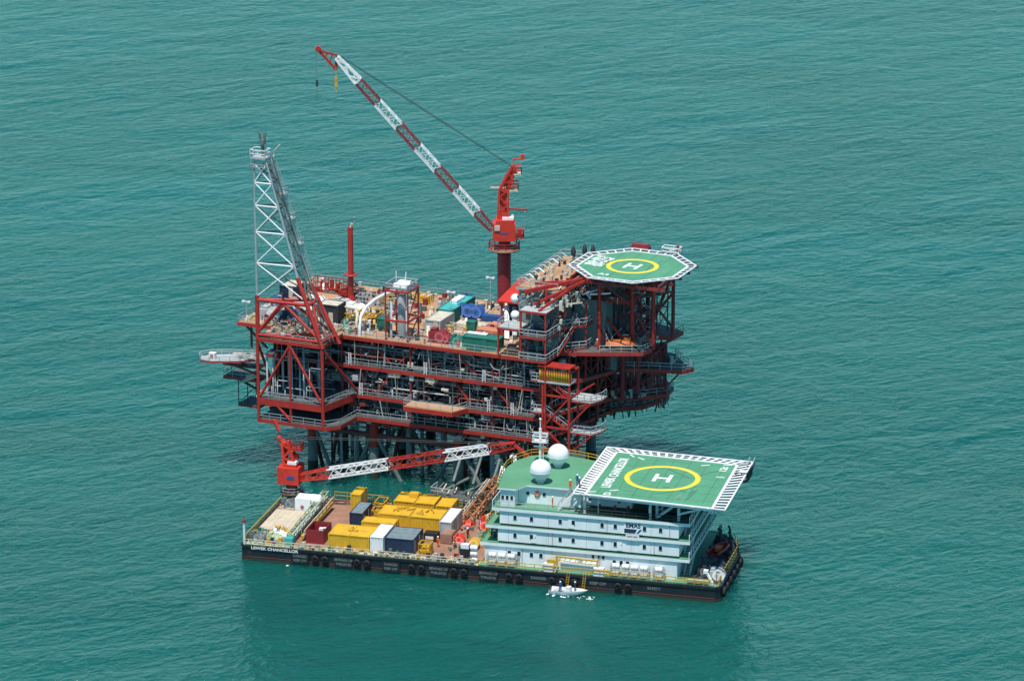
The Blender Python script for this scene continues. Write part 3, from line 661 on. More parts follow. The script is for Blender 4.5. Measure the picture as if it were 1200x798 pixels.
m = MB(); m.tube([TL((-8.8,-5,55.6)), TL((-8.4,-5,56.7)), TL((-7.6,-5,57.6))], .16, 6); m.build('vent_tip', LGREY, tw)
for (z, mt) in ((49.5, WHITE),(45.4, WHITE),(41.2, CREAM)):
    p = lerp3(D, z); m = MB(); m.prism([(p.x-.3-O.x,p.y-.6-O.y),(p.x+1.0-O.x,p.y-.6-O.y),(p.x+1.0-O.x,p.y+.6-O.y),(p.x-.3-O.x,p.y+.6-O.y)], z-O.z, z+.12-O.z)
    m.rail([(p.x-.2-O.x,p.y-.5-O.y,z-O.z),(p.x+.95-O.x,p.y-.5-O.y,z-O.z),(p.x+.95-O.x,p.y+.5-O.y,z-O.z)], 1.0, 1, .04); m.build('rest_platform', LGREY, tw)

# ================================================================== CRANE ON THE PLATFORM
def boom_parts(root, p, q, secs, w0, w1, bays):
    p = Vector(p); q = Vector(q)
    for i, (t0, t1, mt, wa, wb) in enumerate(secs):
        m = MB(); lattice(m, p.lerp(q, t0), p.lerp(q, t1), wa, wb, bays, .2, .11)
        bo = m.build('boom_section', mt, root)
cr = thing('pedestal_crane', 'tall red crane on the platform, red and white boom raised to the left', 'crane', PF, 19.0, 25.5, 25)
rc = PF.t
m = MB(); m.tube([(0,0,0),(0,0,9.4)], 1.15, 20); m.tube([(0,0,9.2),(0,0,12.2)], .95, 18, 0); m.build('pedestal', BURG, cr)
m = MB(); m.ring((0,0,0), 1.2, 2.7, 10.1, 10.4, 20); m.build('ring_platform', WOOD, cr)
MB().rail([(2.6*math.cos(k*PI/6), 2.6*math.sin(k*PI/6), 10.4) for k in range(12)], 1.1, 1.4, .05, closed=True).build('ring_railing', RED, cr)
# slewing upper works turned so the boom points to the viewer's left
up = MB(); up.box(-1.9,1.9,-1.9,1.5,12.0,15.0); up.prism([(-1.4,-1.9),(1.6,-1.9),(1.6,1.2),(-1.4,1.2)], 15.0, 15.6); up.box(-.7,.7,-1.93,-1.9,13.2,13.5,1)
up = up.build('machinery_house', [ORED, BLUE], cr); up.rotation_euler = (0,0,-rc)
m = MB(); m.box(-1.6,-.7,-2.1,-1.92,13.9,14.8); m.build('cab_window', CREAM, up)
m = MB(); m.box(-.3,1.6,-1.5,.6,15.6,16.0); m.build('roof_hatch', WHITE, up)
m = MB(); m.prism([(1.9,-1.6),(3.4,-1.6),(3.4,.8),(1.9,.8)], 12.4, 12.6); m.rail([(2,-1.5,12.6),(3.3,-1.5,12.6),(3.3,.7,12.6)], 1.3, .8, .07); m.box(2.2,3.1,-1,.2,12.6,13.9); m.build('side_platform', RED, up)
m = MB(); lattice(m, (-.2,0,15.6), (-.05,0,20.6), 1.7, 1.5, 4, .34, .2, up=Vector((0,1,0))); m.box(-1.05,.75,-.9,.7,15.6,16.8); m.box(-.7,.45,-.45,.45,16.8,20.6)
m.build('mast_tower', ORED, up)
m = MB(); lattice(m, (-.1,0,20.4), (1.7,.0,24.5), 1.5, .7, 4, .34, .18, up=Vector((0,1,0))); m.beam((-.1,0,20.4),(1.6,0,24.3), .6); m.build('mast_head', ORED, up)
m = MB(); m.tube([(1.6,0,24.3),(1.5,0,25.7),(3.1,0,25.9)], .16, 8); m.box(2.8,3.4,-.3,.3,25.7,26.6); m.build('beacon_arm', ORED, up)
for (x, z, ln) in ((.75,20.4,1.6),(1.6,23.2,1.3)):
    m = MB(); m.prism([(x,-.9),(x+ln,-.9),(x+ln,.9),(x,.9)], z, z+.2, 0, 0); m.build('service_platform', CREAM, up)
    MB().rail([(x,-.85,z+.2),(x+ln,-.85,z+.2),(x+ln,.85,z+.2),(x,.85,z+.2)], 1.2, 1, .07).build('service_railing', ORED, up)
m = MB(); m.beam((.6,-.5,17.3),(4.0,-.5,17.1), .26); m.build('side_arm', RED, up)
m = MB(); m.beam((-2.3,-.6,21.0),(.3,-.6,21.0), .26); m.build('side_arm', CREAM, up)
PV = Vector((-2.0, 0, 13.6)); TIP = Vector((-26.5, 0, 41.7))
secs = [(0,.105,BURG,.9,1.4),(.105,.25,WHITE,1.4,1.4),(.25,.375,BURG,1.4,1.4),(.375,.51,WHITE,1.4,1.4),(.51,.635,BURG,1.4,1.4),(.635,.78,WHITE,1.4,1.3),(.78,.91,BURG,1.3,1.25)]
d = (TIP-PV)
for (t0, t1, mt, wa, wb) in secs:
    m = MB(); lattice(m, PV+d*t0, PV+d*t1, wa, wb, 6, .19, .08); m.build('boom_section', mt, up)
m = MB(); lattice(m, PV+d*.91, PV+d*1.05, 1.25, .6, 3, .3, .2)
e = PV+d*1.05
m.build('boom_section', WHITE, up)
m = MB(); m.beam(e+Vector((-.1,0,-2.1)), e+Vector((-3.4,0,1.6)), .4); m.beam(e+Vector((0,0,.4)), e+Vector((-3.2,0,1.3)), .3); m.beam(e, e+Vector((-.1,0,-2.1)), .3)
for k in range(4): m.beam(e+Vector((-.7*k,0,.5+.2*k)), e+Vector((-.8*k-.4,0,-1.6+k*.8)), .2)
m.tube([e+Vector((-3.1,-.4,1.5)), e+Vector((-3.1,.4,1.5))], .5, 10); m.build('boom_tip', RED, up)
m = MB(); m.box(e.x-.45,e.x+.05,-.25,.25,e.z-4.9,e.z-3.3); m.beam((e.x-.2,0,e.z-5.8),(e.x-.2,0,e.z-5.2), .2); m.beam((e.x-.2,-.2,e.z-3.2),(e.x-.2,-.2,e.z-1.6), .08); m.build('hook_block', YELD, up)
m = MB(); x = e.x-3.4; m.beam((x,0,e.z+1.2),(x,0,e.z-3.6), .05); m.box(x-.18,x+.18,-.18,.18,e.z-4.9,e.z-3.8); m.beam((x,0,e.z-5.2),(x,0,e.z-7.2), .06); m.build('auxiliary_hook', DARK, up)
for s_ in (-.45, .45):
    m = MB(); a = Vector((1.5,s_,24.4)); b = PV+d*1.03+Vector((.2,s_,.7)); m.tube([a, b], .05, 5); m.build('luffing_cable', CABLE, up)

# ================================================================== HELIDECK ON THE PLATFORM
hd = thing('helideck', 'octagonal green helideck with yellow circle and white H high on the platform right end', 'helideck', PF, 46.2, 15.2, 37.9)
RO = 10.4
oc = [(RO*math.cos(R(22.5-1+45*k)), RO*math.sin(R(22.5-1+45*k))) for k in range(8)]
inn = [(x*.885, y*.885) for x, y in oc]
m = MB(); m.prism(inn, -.35, 0, 0, 1, 2); m.build('deck_plate', [HGREEN, WHITE, DARK], hd)
m = MB()
for k in range(8):
    a, b = Vector(inn[k]+(0,)), Vector(inn[(k+1) % 8]+(0,)); c, e2 = Vector(oc[k]+(.12,)), Vector(oc[(k+1) % 8]+(.12,))
    m.beam(c, e2, .22, .12); m.beam(a*.985+Vector((0,0,.02)), b*.985+Vector((0,0,.02)), .35, .06)
    for t in range(6): m.beam(a.lerp(b, t/5), c.lerp(e2, t/5), .3 if t in (0, 5) else .2, .1)
m.build('safety_net_frame', WHITE, hd)
m = MB()
for k in range(8):
    a, b = Vector(inn[k]+(-.02,)), Vector(inn[(k+1) % 8]+(-.02,)); c, e2 = Vector(oc[k]+(.06,)), Vector(oc[(k+1) % 8]+(.06,))
    for t in range(24): m.beam(a.lerp(b, t/24), c.lerp(e2, t/24), .05)
    for t in (.3,.6): m.beam(a.lerp(c, t), b.lerp(e2, t), .05)
m.build('safety_net', MID, hd)
for k in range(6):
    m = MB(); x = -6.9+k*2.75; h_ = 8.2 if abs(x) < 4.5 else 5.2; m.box(x-.03,x+.03,-h_,h_,.001,.0035); m.build('plate_seam', SHADESEAM, hd)
qh = random.Random(6)
for k in range(5):
    m = MB(); x, y, a_ = qh.uniform(-3,5), qh.uniform(-4,5), qh.uniform(0,3.1); L_ = qh.uniform(.8,2.2); c_, s_ = math.cos(a_)*L_, math.sin(a_)*L_
    m.beam((x-c_,y-s_,.0025),(x+c_,y+s_,.0025), .22, .003); m.build('tyre_scuff', SCUFF, hd)
m = MB(); m.ring((0,0,0), 3.55, 4.35, .004, .012, 64); m.build('landing_circle', HYEL, hd)
hm = MB()
for x in (-1.0, 1.0): hm.box(x-.27,x+.27,-1.5,1.5,.005,.014)
hm.box(-.73,.73,-.27,.27,.005,.014); o = hm.build('letter_h', WHITE, hd); o.rotation_euler = (0,0,R(-4))
text('BHN', 2.1, WHITE, hd, (-6.9, 1.0, .012), (0,0,R(88)), 1.35, .008); text('SHQ', 2.1, WHITE, hd, (-5.3, .5, .012), (0,0,R(88)), 1.35, .008)
text('A4', 1.3, WHITE, hd, (-2.6,-6.3,.012), (0,0,0), 1.2, .008)
for (u, v) in ((-3.4,-6),(1.0,-2.4),(5.6,4.2),(5.0,-3.2),(-4,4),(0.5,6)):
    m = MB(); m.tube([(u,v,-12.7),(u,v,-1.2)], .3 if u != 1.0 else .42, 10); m.build('support_leg', RED if v < 0 else DRED, hd)
m = MB()
for k in range(-4, 5, 2): m.beam((k*1.9,-8,-.75),(k*1.9,8,-.75), .3, .7); m.beam((-8.6,k*1.9,-1.2),(8.6,k*1.9,-1.2), .25, .5)
m.build('underdeck_truss', DRED, hd)
for (p, q) in (((1,-2.4,-5.2),(5.0,-3.2,-1.3)),((1,-2.4,-6),(-3.4,-6,-1.5)),((5,-3.2,-8),(5.6,4.2,-1.5)),((1,-2.4,-12),(5.6,4.2,-5)),((5.0,-3.2,-12),(1,-2.4,-6)),((1,-2.4,-4.8),(5.6,4.2,-4.8)),((5.6,4.2,-11),(5,-3.2,-5)),((-3.4,-6,-5),(-4,4,-1.5))):
    m = MB(); m.beam(p, q, .3); m.build('brace', DRED, hd)
m = MB()
for k in range(5): m.beam((1.5+k*.9,-2.2,-2.6),(1.5+k*.9,3.8,-2.6), .14); m.beam((1.5,-2+k*1.3,-4.2),(5.4,-2+k*1.3,-4.2), .14)
m.build('service_grid', MID, hd)
# on the helideck's far edge
m = MB(); m.box(-1.6,1.6,-.6,.6,0,.8); m.box(-1.4,1.4,-.5,.5,.8,1.1); single(m, 'foam_monitor_skid', BURG, 'dark red firefighting skid on far edge of the octagonal helideck', 'fire skid', PF, 43.6, 25.6, 37.6)
m = MB(); m.rail([(-1.5,-.8,0),(1.5,-.8,0),(1.5,.8,0),(-1.5,.8,0)], 1.3, 1.2, .07, closed=True); m.beam((-1.5,-.8,0),(1.2,.8,1.3), .12); m.box(.9,1.3,-.4,0,0,1.7, 1)
single(m, 'guard_railing', [WHITE, BURG], 'white railed access frame on the far right edge of the octagonal helideck', 'railing', PF, 49.3, 25.2, 37.6)

# ================================================================== THINGS ON THE MAIN DECK
def pbox(name, label, cat, u, v, du, dv, h, mt, z=25.0, group=None, top=None, rot=0.0):
    t = thing(name, label, cat, PF, u, v, z, rot, group)
    m = MB(); m.corr(0,du,0,dv,.15,h,.5,.06,0,1); m.build('shell', [mt, top or mt], t)
    f = MB()
    for x in (0, du):
        for y in (0, dv): f.box(x-.09,x+.09,y-.09,y+.09,0,h+.08)
    for y in (0, dv): f.beam((.09,y,h),(du-.09,y,h), .16); f.beam((.09,y,.12),(du-.09,y,.12), .16)
    for x in (0, du): f.beam((x,.09,h),(x,dv-.09,h), .16); f.beam((x,.09,.12),(x,dv-.09,.12), .16)
    f.build('frame', mt, t)
    d_ = MB(); d_.box(du*.55,du*.55+.8,-.1,-.03,.3,min(2.2,h-.2)); d_.build('door', top or mt, t)
    return t
def basket(name, label, cat, F, u, v, z, du, dv, h, mt, group=None, rot=0.0, load=None):
    t = thing(name, label, cat, F, u, v, z, rot, group)
    m = MB()
    for zz in (.12, h*.5, h): 
        m.beam((0,0,zz),(du,0,zz), .12); m.beam((du,0,zz),(du,dv,zz), .12); m.beam((du,dv,zz),(0,dv,zz), .12); m.beam((0,dv,zz),(0,0,zz), .12)
    nx = max(1, round(du/.7)); ny = max(1, round(dv/.7))
    for i in range(nx+1):
        for y in (0, dv): m.beam((du*i/nx,y,0),(du*i/nx,y,h), .1)
    for i in range(ny+1):
        for x in (0, du): m.beam((x,dv*i/ny,0),(x,dv*i/ny,h), .1)
    m.build('cage', mt, t)
    m = MB(); m.box(.06,du-.06,.06,dv-.06,.06,.14); m.build('floor', mt, t)
    m = MB(); q = random.Random(int(u*10+v*7))
    for k in range(int(4+du*dv*.8)):
        x = q.uniform(.15,du-.6); y = q.uniform(.15,dv-.6); m.box(x,x+q.uniform(.3,.6),y,y+q.uniform(.3,.5),.15,q.uniform(.3,h*.95))
    m.build('load', load or mt, t)
    return t
def machine(name, label, cat, F, u, v, z, du, dv, h, mt, mt2, rot=0.0, group=None, seed=1):
    """skid-mounted machine: base frame, engine block, drum, pipes, hood"""
    t = thing(name, label, cat, F, u, v, z, rot, group); q = random.Random(seed)
    m = MB()
    for y in (.08, dv-.08): m.beam((0,y,.12),(du,y,.12), .16, .24)
    for k in range(4): m.beam((du*k/3,0,.12),(du*k/3,dv,.12), .14, .2)
    m.build('skid_frame', mt2, t)
    m = MB(); m.box(du*.05,du*.45,dv*.15,dv*.85,.25,h*.75); m.box(du*.1,du*.35,dv*.25,dv*.75,h*.75,h*.95); m.build('engine', mt, t)
    m = MB(); m.cyl((du*.55,dv*.1,h*.45), h*.36, dv*.8, 14, 0, 'y'); m.cyl((du*.8,dv*.15,h*.35), h*.26, dv*.7, 12, 0, 'y'); m.build('drum', mt, t)
    m = MB()
    for k in range(5):
        x = q.uniform(0,du*.8); y = q.uniform(.1,dv-.2); m.tube([(x,y,.25),(x,y,h*q.uniform(.6,1.1)),(x+du*.2,y,h*q.uniform(.5,1.0))], .07, 6)
    m.build('pipework', mt2, t)
    return t
pbox('dark_tank', 'black square tank standing on the platform deck beside the lattice tower', 'tank', -5.7, 4.3, 3.6, 3.0, 3.4, DARK, top=CREAM)
basket('pipe_basket', 'long red pipe basket at the far left edge of the platform deck', 'basket', PF, -15.5, 21.2, 25, 7.2, 3.0, 1.9, RED, load=BURG)
basket('pipe_basket', 'short red pipe basket in front of the red vent pole', 'basket', PF, -9.2, 19.5, 25, 3.2, 2.0, 1.2, RED, load=DRED)
pbox('navy_cabin', 'navy blue deck cabin with pale roof behind the lattice tower', 'cabin', -18.3, 15.5, 3.0, 4.0, 2.2, NAVY, top=CREAM)
for i, (u, v, lab) in enumerate(((-16.6,3.2,'pale grey pump skid at the left front corner of the platform deck'),(-14.4,8.5,'grey and white valve skid behind the left tower leg'),(-9.0,2.0,'cream pipe manifold under the lattice tower braces'),(-4.2,10.5,'white pipe manifold behind the black square tank'))):
    machine('valve_skid', lab, 'valve skid', PF, u, v, 25, 4.4, 3.0, 2.0, (LGREY, LGREY, CREAM, WHITE)[i], (CREAM, WHITE, MID, CREAM)[i], 0, 'valve skids at the platform left end', 20+i)
for i, (u, v, mt, lab) in enumerate(((-17.4,9.5,BLUE,'blue pump skid at the left rail of the platform deck'),(-12.6,4.6,MID,'grey compressor inside the red tower legs'),(-12.2,13.0,WHITE,'white generator skid left of the black square tank'),(-7.6,13.2,LGREY,'light grey valve skid in front of the red vent pole'))):
    machine('pump_skid', lab, 'pump', PF, u, v, 25, 3.6, 2.4, 1.8, mt, (CREAM, LGREY, MID, WHITE)[i], 0, 'pump skids at the platform left end', 40+i)
basket('cargo_basket', 'yellow cargo basket in the row left of the white arched pipe', 'basket', PF, -.4, 8.6, 25, 3.8, 2.2, 1.6, YEL)
basket('cargo_basket', 'weathered yellow cargo basket beside the black square tank', 'basket', PF, -2.3, 7.0, 25, 2.0, 2.6, 1.5, YELD)
basket('cargo_basket', 'yellow cargo basket at the back of the deck right of the vent pole', 'basket', PF, -1.0, 18.4, 25, 3.0, 2.0, 1.3, YEL)
basket('cargo_basket', 'yellow cargo basket behind the red scaffold frame', 'basket', PF, 4.0, 21.6, 25, 2.6, 2.2, 1.3, YEL)
basket('cargo_basket', 'low cream basket at the front edge left of the arched pipe', 'basket', PF, .8, 1.4, 25, 2.6, 2.4, 1.2, CREAM, load=YELD)
basket('cargo_basket', 'tan cargo basket behind the red winch', 'basket', PF, 14.6, 8.2, 25, 2.3, 1.8, 1.2, CREAM, load=YELD)
for i, (u, v, du, dv) in enumerate(((-4.8,17.0,4.6,2.2),(1.2,15.6,2.4,2.2))):
    basket('pipe_rack', ('grey pipe rack with loaded pipes right of the red vent pole', 'grey pipe rack under the white arched pipe')[i], 'pipe rack', PF, u, v, 25, du, dv, 1.5, LGREY, load=MID)
# white arched pipe
m = MB(); m.tube([(3.5,.9,25),(3.5,.9,26.6),(3.4,1.8,28.0),(3.2,4,28.9),(3.1,7.5,29.2),(3.2,11,29.2),(3.4,15,28.8),(3.5,18.2,28.4),(3.5,19,27.5),(3.5,19.2,25)], .27, 12)
single(m, 'arched_pipe', WHITE, 'thick white pipe arching over the left part of the platform deck', 'pipe', PF, 0, 0, 0)
m = MB(); m.tube([(0,0,0),(0,0,1.6),(-.4,1.2,2.4),(-2,4,2.6),(-5.5,5,2.5),(-6.2,5.2,1.6),(-6.2,5.2,0)], .26, 10)
single(m, 'curved_pipe', CREAM, 'cream bent pipe lying left of the thick white arched pipe', 'pipe', PF, 2.2, 2.6, 25)
pbox('small_cabin', 'small dark green equipment box left of the red scaffold frame', 'equipment box', 4.7, 5.4, 1.6, 1.6, 1.8, DGREEN)
# scaffold frame
sf = thing('scaffold_frame', 'red open steel frame tower with white gear on top at the platform front edge', 'frame tower', PF, 8.5, .5, 25)
m = MB()
for x in (0, 4.0):
    for y in (0, 4.2): m.beam((x,y,0),(x,y,8.6), .22)
for z in (3.4, 8.4):
    for (p, q) in (((0,0),(4,0)),((4,0),(4,4.2)),((4,4.2),(0,4.2)),((0,4.2),(0,0))): m.beam(p+(z,), q+(z,), .3)
m.build('steel_frame', RED, sf)
m = MB()
for (z0, z1) in ((0,3.4),(3.4,8.4)):
    m.beam((1,2.1,z0),(3,2.1,z1), .16); m.beam((3,2.1,z0),(1,2.1,z1), .16); m.beam((4,0,z0),(4,4.2,z1), .14)
m.build('cross_brace', DRED, sf)
m = MB(); m.rail([(0,0,8.5),(4,0,8.5),(4,4.2,8.5),(0,4.2,8.5)], 1.1, 1.3, .06, closed=True); m.build('railing', LGREY, sf)
m = MB(); m.vessel((.8,1.4,8.9), .6, 2.6, 'x'); m.box(1,3,2.4,3.8,8.5,9.4); m.cyl((2.6,2.2,9.2), .8, .25, 14); m.tube([(.3,3.6,8.5),(.3,3.6,10.8)], .08, 6); m.tube([(2.2,3,9.4),(2.4,3,11)], .1, 6); m.build('top_equipment', WHITE, sf)
m = MB(); m.vessel((2,2.1,.2), .75, 7.2, 'z'); m.tube([(.7,.6,0),(.7,.6,6.6),(1.6,2,7)], .22, 8); m.tube([(3.3,1,0),(3.3,1,5),(3.3,3,5.2)], .18, 8); m.build('column_vessel', LGREY, sf)
pbox('long_container', 'long grey and white container standing end-on right of the scaffold frame', 'container', 13.2, 6.0, 2.6, 5.6, 2.4, LGREY, top=CREAM)
pbox('long_container', 'long green container behind the grey and white one', 'container', 12.4, 12.4, 2.8, 9.2, 2.4, DGREEN, top=TEAL)
m = MB(); m.box(0,1.2,0,3.6,0,.5); single(m, 'crate_stack', WHITE, 'white crate lying on the roof of the long green container', 'crate', PF, 13.0, 16.5, 27.4)
machine('winch', 'dark red winch machine at the front edge of the platform deck', 'winch', PF, 15.4, 1.6, 25, 3.8, 2.6, 2.4, BURG, RED, seed=5)
machine('pump_unit', 'green pump unit between the red winch and the green container', 'pump', PF, 19.5, 1.2, 25, 2.2, 2.2, 1.9, DGREEN, LGREY, seed=6)
pbox('green_container', 'green container with open white lid at the front edge of the platform deck', 'container', 22.0, 1.2, 6.2, 2.5, 2.0, DGREEN, top=DGREEN)
m = MB(); m.box(0,3.4,0,.9,0,.18); single(m, 'loose_panel', WHITE, 'white panel lying on top of the front green container', 'panel', PF, 22.2, 2.6, 27.1)
bm_ = thing('blue_reel_unit', 'dark blue reel unit with long blue beam in the middle of the deck', 'reel', PF, 13.9, 16.2, 25)
m = MB(); m.box(0,8.8,0,1.3,.1,1.1); m.build('base_beam', BLUE, bm_)
for k in range(3):
    m = MB(); m.cyl((1.0+k*1.5,-.3,1.5), 1.0, 1.8, 14, 0, 'y'); m.build('reel', BLUE, bm_)
for i, (u, v) in enumerate(((17.2,21.5),(21.2,20.4))):
    machine('blue_pump', ('blue pump at the rear rail of the platform deck', 'second blue pump beside the crane pedestal foot')[i], 'pump', PF, u-6 if i == 0 else u, v+3, 25, 2.4, 1.8, 1.6, BLUE, DARK, seed=60+i)
pbox('small_cabin', 'small bright green box in front of the dark blue reel unit', 'equipment box', 18.7, 10.4, 1.3, 1.3, 1.5, DGREEN)
for i, (u, v, mt, lab) in enumerate(((20.6,9.8,SALMON,'salmon coloured sheet stack behind the front green container'),(21.4,12.9,SALMON,'salmon coloured sheet stack beside the dark blue beam'),(16.0,11.5,CREAM,'cream pallet stack in the middle of the platform deck'))):
    t = thing('sheet_stack', lab, 'sheet stack', PF, u, v, 25, 0, 'flat stacks on the platform deck')
    m = MB()
    for k in range(3): m.box(.04*k,5.4-.05*k,.03*k,2.2-.04*k,.18+.16*k,.32+.16*k)
    m.build('sheets', mt, t); m = MB(); m.box(.2,.4,.05,2.1,0,.18); m.box(4.8,5.0,.05,2.1,0,.18); m.box(2.5,2.7,.05,2.1,0,.18); m.build('bearers', DARK, t)
q = random.Random(9)
t = thing('tarpaulin_heap', 'orange and red covered heap at the right front corner of the main deck', 'covered heap', PF, 28.8, .9, 25)
for k in range(10):
    m = MB(); x = q.uniform(0,3.2); y = q.uniform(0,1.8); m.prism([(x,y),(x+1.2,y+.1),(x+1.3,y+.8),(x+.1,y+.9)], 0, q.uniform(.5,1.1)); m.build('bundle', q.choice((LORANGE, SALMON, CREAM, ORED)), t)
# uncountable small fittings all over the main deck: valves, short pipes, cable trays, boxes
q = random.Random(77)
for mt, n in ((CREAM, 220), (MID, 280), (LGREY, 170), (DRED, 170), (YELD, 60), (WHITE, 60), (DARK, 130), (DGREEN, 36)):
    m = MB()
    for k in range(n):
        z = q.random()
        if z < .5: u, v = q.uniform(-18.2,4), q.uniform(.6,15)
        elif z < .75: u, v = q.uniform(-18,29), q.uniform(21,27.2)
        else: u, v = q.uniform(2,30), q.uniform(.4,20)
        a = q.uniform(.15,.5); kind = q.random()
        if kind < .45: m.box(u,u+a*1.5,v,v+a*1.2,25,25+a*q.uniform(.8,2.6))
        elif kind < .7: L = q.uniform(1,3.5); m.beam((u,v,25.15),(u+L,v+q.uniform(-.3,.3),25.15), a*.5)
        elif kind < .85: L = q.uniform(1,3); m.beam((u,v,25.2),(u,min(27.4,v+L),25.2), a*.45)
        else: m.cyl((u,v,25), a*.7, a*q.uniform(1.5,4), 8)
    tag(m.build('deck_fittings', mt, plat), kind='stuff')
m = MB()
for k in range(60):
    u = q.uniform(-10.8,.4); v = q.uniform(-7.3,-.6); a = q.uniform(.15,.5); m.box(u,u+a,v,v+a,25.4,25.4+a*q.uniform(.8,2.5))
tag(m.build('deck_fittings', CREAM, plat), kind='stuff')
for (zb, zt) in ((11.4, 14.2), (15, 19.2), (20, 24.2)):
    m = MB(); m2 = MB()
    for k in range(60):
        u = q.uniform(-9,35.5); v = q.uniform(.6,2.6); z = q.uniform(zb+.3,zt-.3); L = q.uniform(.5,1.6); g = q.random()
        (m if k % 2 else m2).beam((u,v,z),(u+L*g,v,z+L*(1-g)*.8), q.uniform(.07,.16))
    tag(m.build('small_fittings', WHITE, plat), kind='stuff'); tag(m2.build('small_fittings', JRED, plat), kind='stuff')
for (zd, poly) in ((25.0,(43.5,51,9,20)),(20.0,(45,52,18,25)),(15.0,(42,48.5,14,26)),(33.5,(34,41,0,14)),(35.65,(31,37,5,23))):
    for mt in (CREAM, DARK, LGREY):
        m = MB()
        for k in range(16):
            u = q.uniform(poly[0],poly[1]-1); v = q.uniform(poly[2],poly[3]-1); v = max(v, poly[2]+(u-poly[0])*.55) if zd in (25.0, 20.0, 15.0) else v
            a = q.uniform(.15,.55); m.box(u,u+a,v,v+a,zd,zd+a*q.uniform(.7,3))
        tag(m.build('deck_fittings', mt, plat), kind='stuff')
# orange roofed shelter
sh = thing('roofed_shelter', 'open shelter with orange pitched roof at the foot of the crane pedestal', 'shelter', PF, 25.6, 9.0, 25)
m = MB(); m.add([(-.5,-.6,6.2),(5.3,-.6,6.2),(5.3,9.0,7.6),(-.5,9.0,7.6),(-.5,-.6,6.45),(5.3,-.6,6.45),(5.3,9,7.85),(-.5,9,7.85)], [(3,2,1,0),(4,5,6,7),(0,1,5,4),(1,2,6,5),(2,3,7,6),(3,0,4,7)]); m.build('roof', ORED, sh)
for x in (0, 4.8):
    for y in (0, 8.4): m = MB(); m.beam((x,y,0),(x,y,6.3+y*.14), .25); m.build('post', RED, sh)
m = MB(); m.box(.3,4.5,2,8,0,5.4); m.build('cabinet', DARK, sh)
for k in range(3):
    m = MB(); m.cyl((.8+k*1.4,.3,0), .42, 5.4, 10); m.build('standing_tank', (WHITE, LGREY, LGREY)[k], sh)
for i, z in enumerate((30.6, 33.4)):
    m = MB(); m.sphere((0,0,0), .78, 14, 0, 8); m.beam((0,0,0),(1.0,.6,0), .2)
    single(m, 'satellite_dome', GRP, ('lower white dome on the left wall of the living quarters', 'upper white dome on the left wall of the living quarters')[i], 'dome', PF, 29.9, 4.6, z)
for (u, v) in ((33.4,21),(34.8,22.6),(36.2,22.8)):
    m = MB(); m.cyl((0,0,0), .26, 1.2, 10); m.lathe([(.3,1.1),(.46,1.6),(.4,2.1),(.22,2.6),(.05,2.9)], (0,0,0), 10)
    single(m, 'roof_vent', DARK, 'tall dark ventilator on the far end of the living quarters roof', 'ventilator', PF, u, v, 35.65, 0, 'dark roof ventilators')
# vent pole
vs = thing('vent_pole', 'slim red vent pole with gooseneck top at the back of the platform deck', 'vent pole', PF, -6.4, 18.6, 25)
m = MB(); m.tube([(0,0,0),(0,0,13.0)], .48, 12); m.tube([(0,0,0),(0,0,1.0)], .75, 12, 0, .5); m.build('pole', RED, vs)
m = MB(); m.tube([(0,0,13),(.2,0,13.6),(.75,0,13.6),(.8,0,14.8)], .17, 8); m.build('gooseneck', LGREY, vs)
m = MB(); m.ring((0,0,0), .5, 1.2, 4.6, 4.75, 12); m.build('collar_platform', RED, vs)
# lamp poles
for (u, v, lab) in ((17.6,22.9,'thin grey lamp pole at the rear rail left of the crane'),(15.0,12.4,'thin grey lamp pole beside the long green container'),(-17.9,2.0,'thin grey lamp pole at the left front corner of the platform deck')):
    t = thing('lamp_pole', lab, 'lamp pole', PF, u, v, 25); m = MB(); m.tube([(0,0,0),(0,0,5.6 if u > 0 else 3)], .07, 6); m.build('pole', LGREY, t)
    m = MB(); h = 5.6 if u > 0 else 3; m.box(-.6,.6,-.1,.1,h,h+.12); m.box(-.75,-.35,-.2,.2,h-.1,h+.2); m.box(.35,.75,-.2,.2,h-.1,h+.2); m.build('floodlight', WHITE, t)
# gas cylinder rack
cy = thing('gas_cylinder_rack', 'rack packed with yellow gas cylinders under a red roof on the stair tower', 'cylinder rack', PF, 36.6, -1.3, 22.0)
m = MB(); m.prism([(-.2,-.2),(5.4,-.2),(5.4,2.4),(-.2,2.4)], 2.4, 2.6); m.build('roof', RED, cy)
m = MB(); m.prism([(-.2,-.2),(5.4,-.2),(5.4,2.4),(-.2,2.4)], -.25, 0); m.build('rack_floor', LGREY, cy)
for i in range(13):
    for j in range(2):
        m = MB(); m.lathe([(.001,.1),(.19,.1),(.19,1.5),(.1,1.75),(.06,1.95),(.001,1.95)], (.1+i*.42, .1+j*.8, 0), 8); m.build('cylinder', YELD if (i+j) % 3 else YEL, cy)
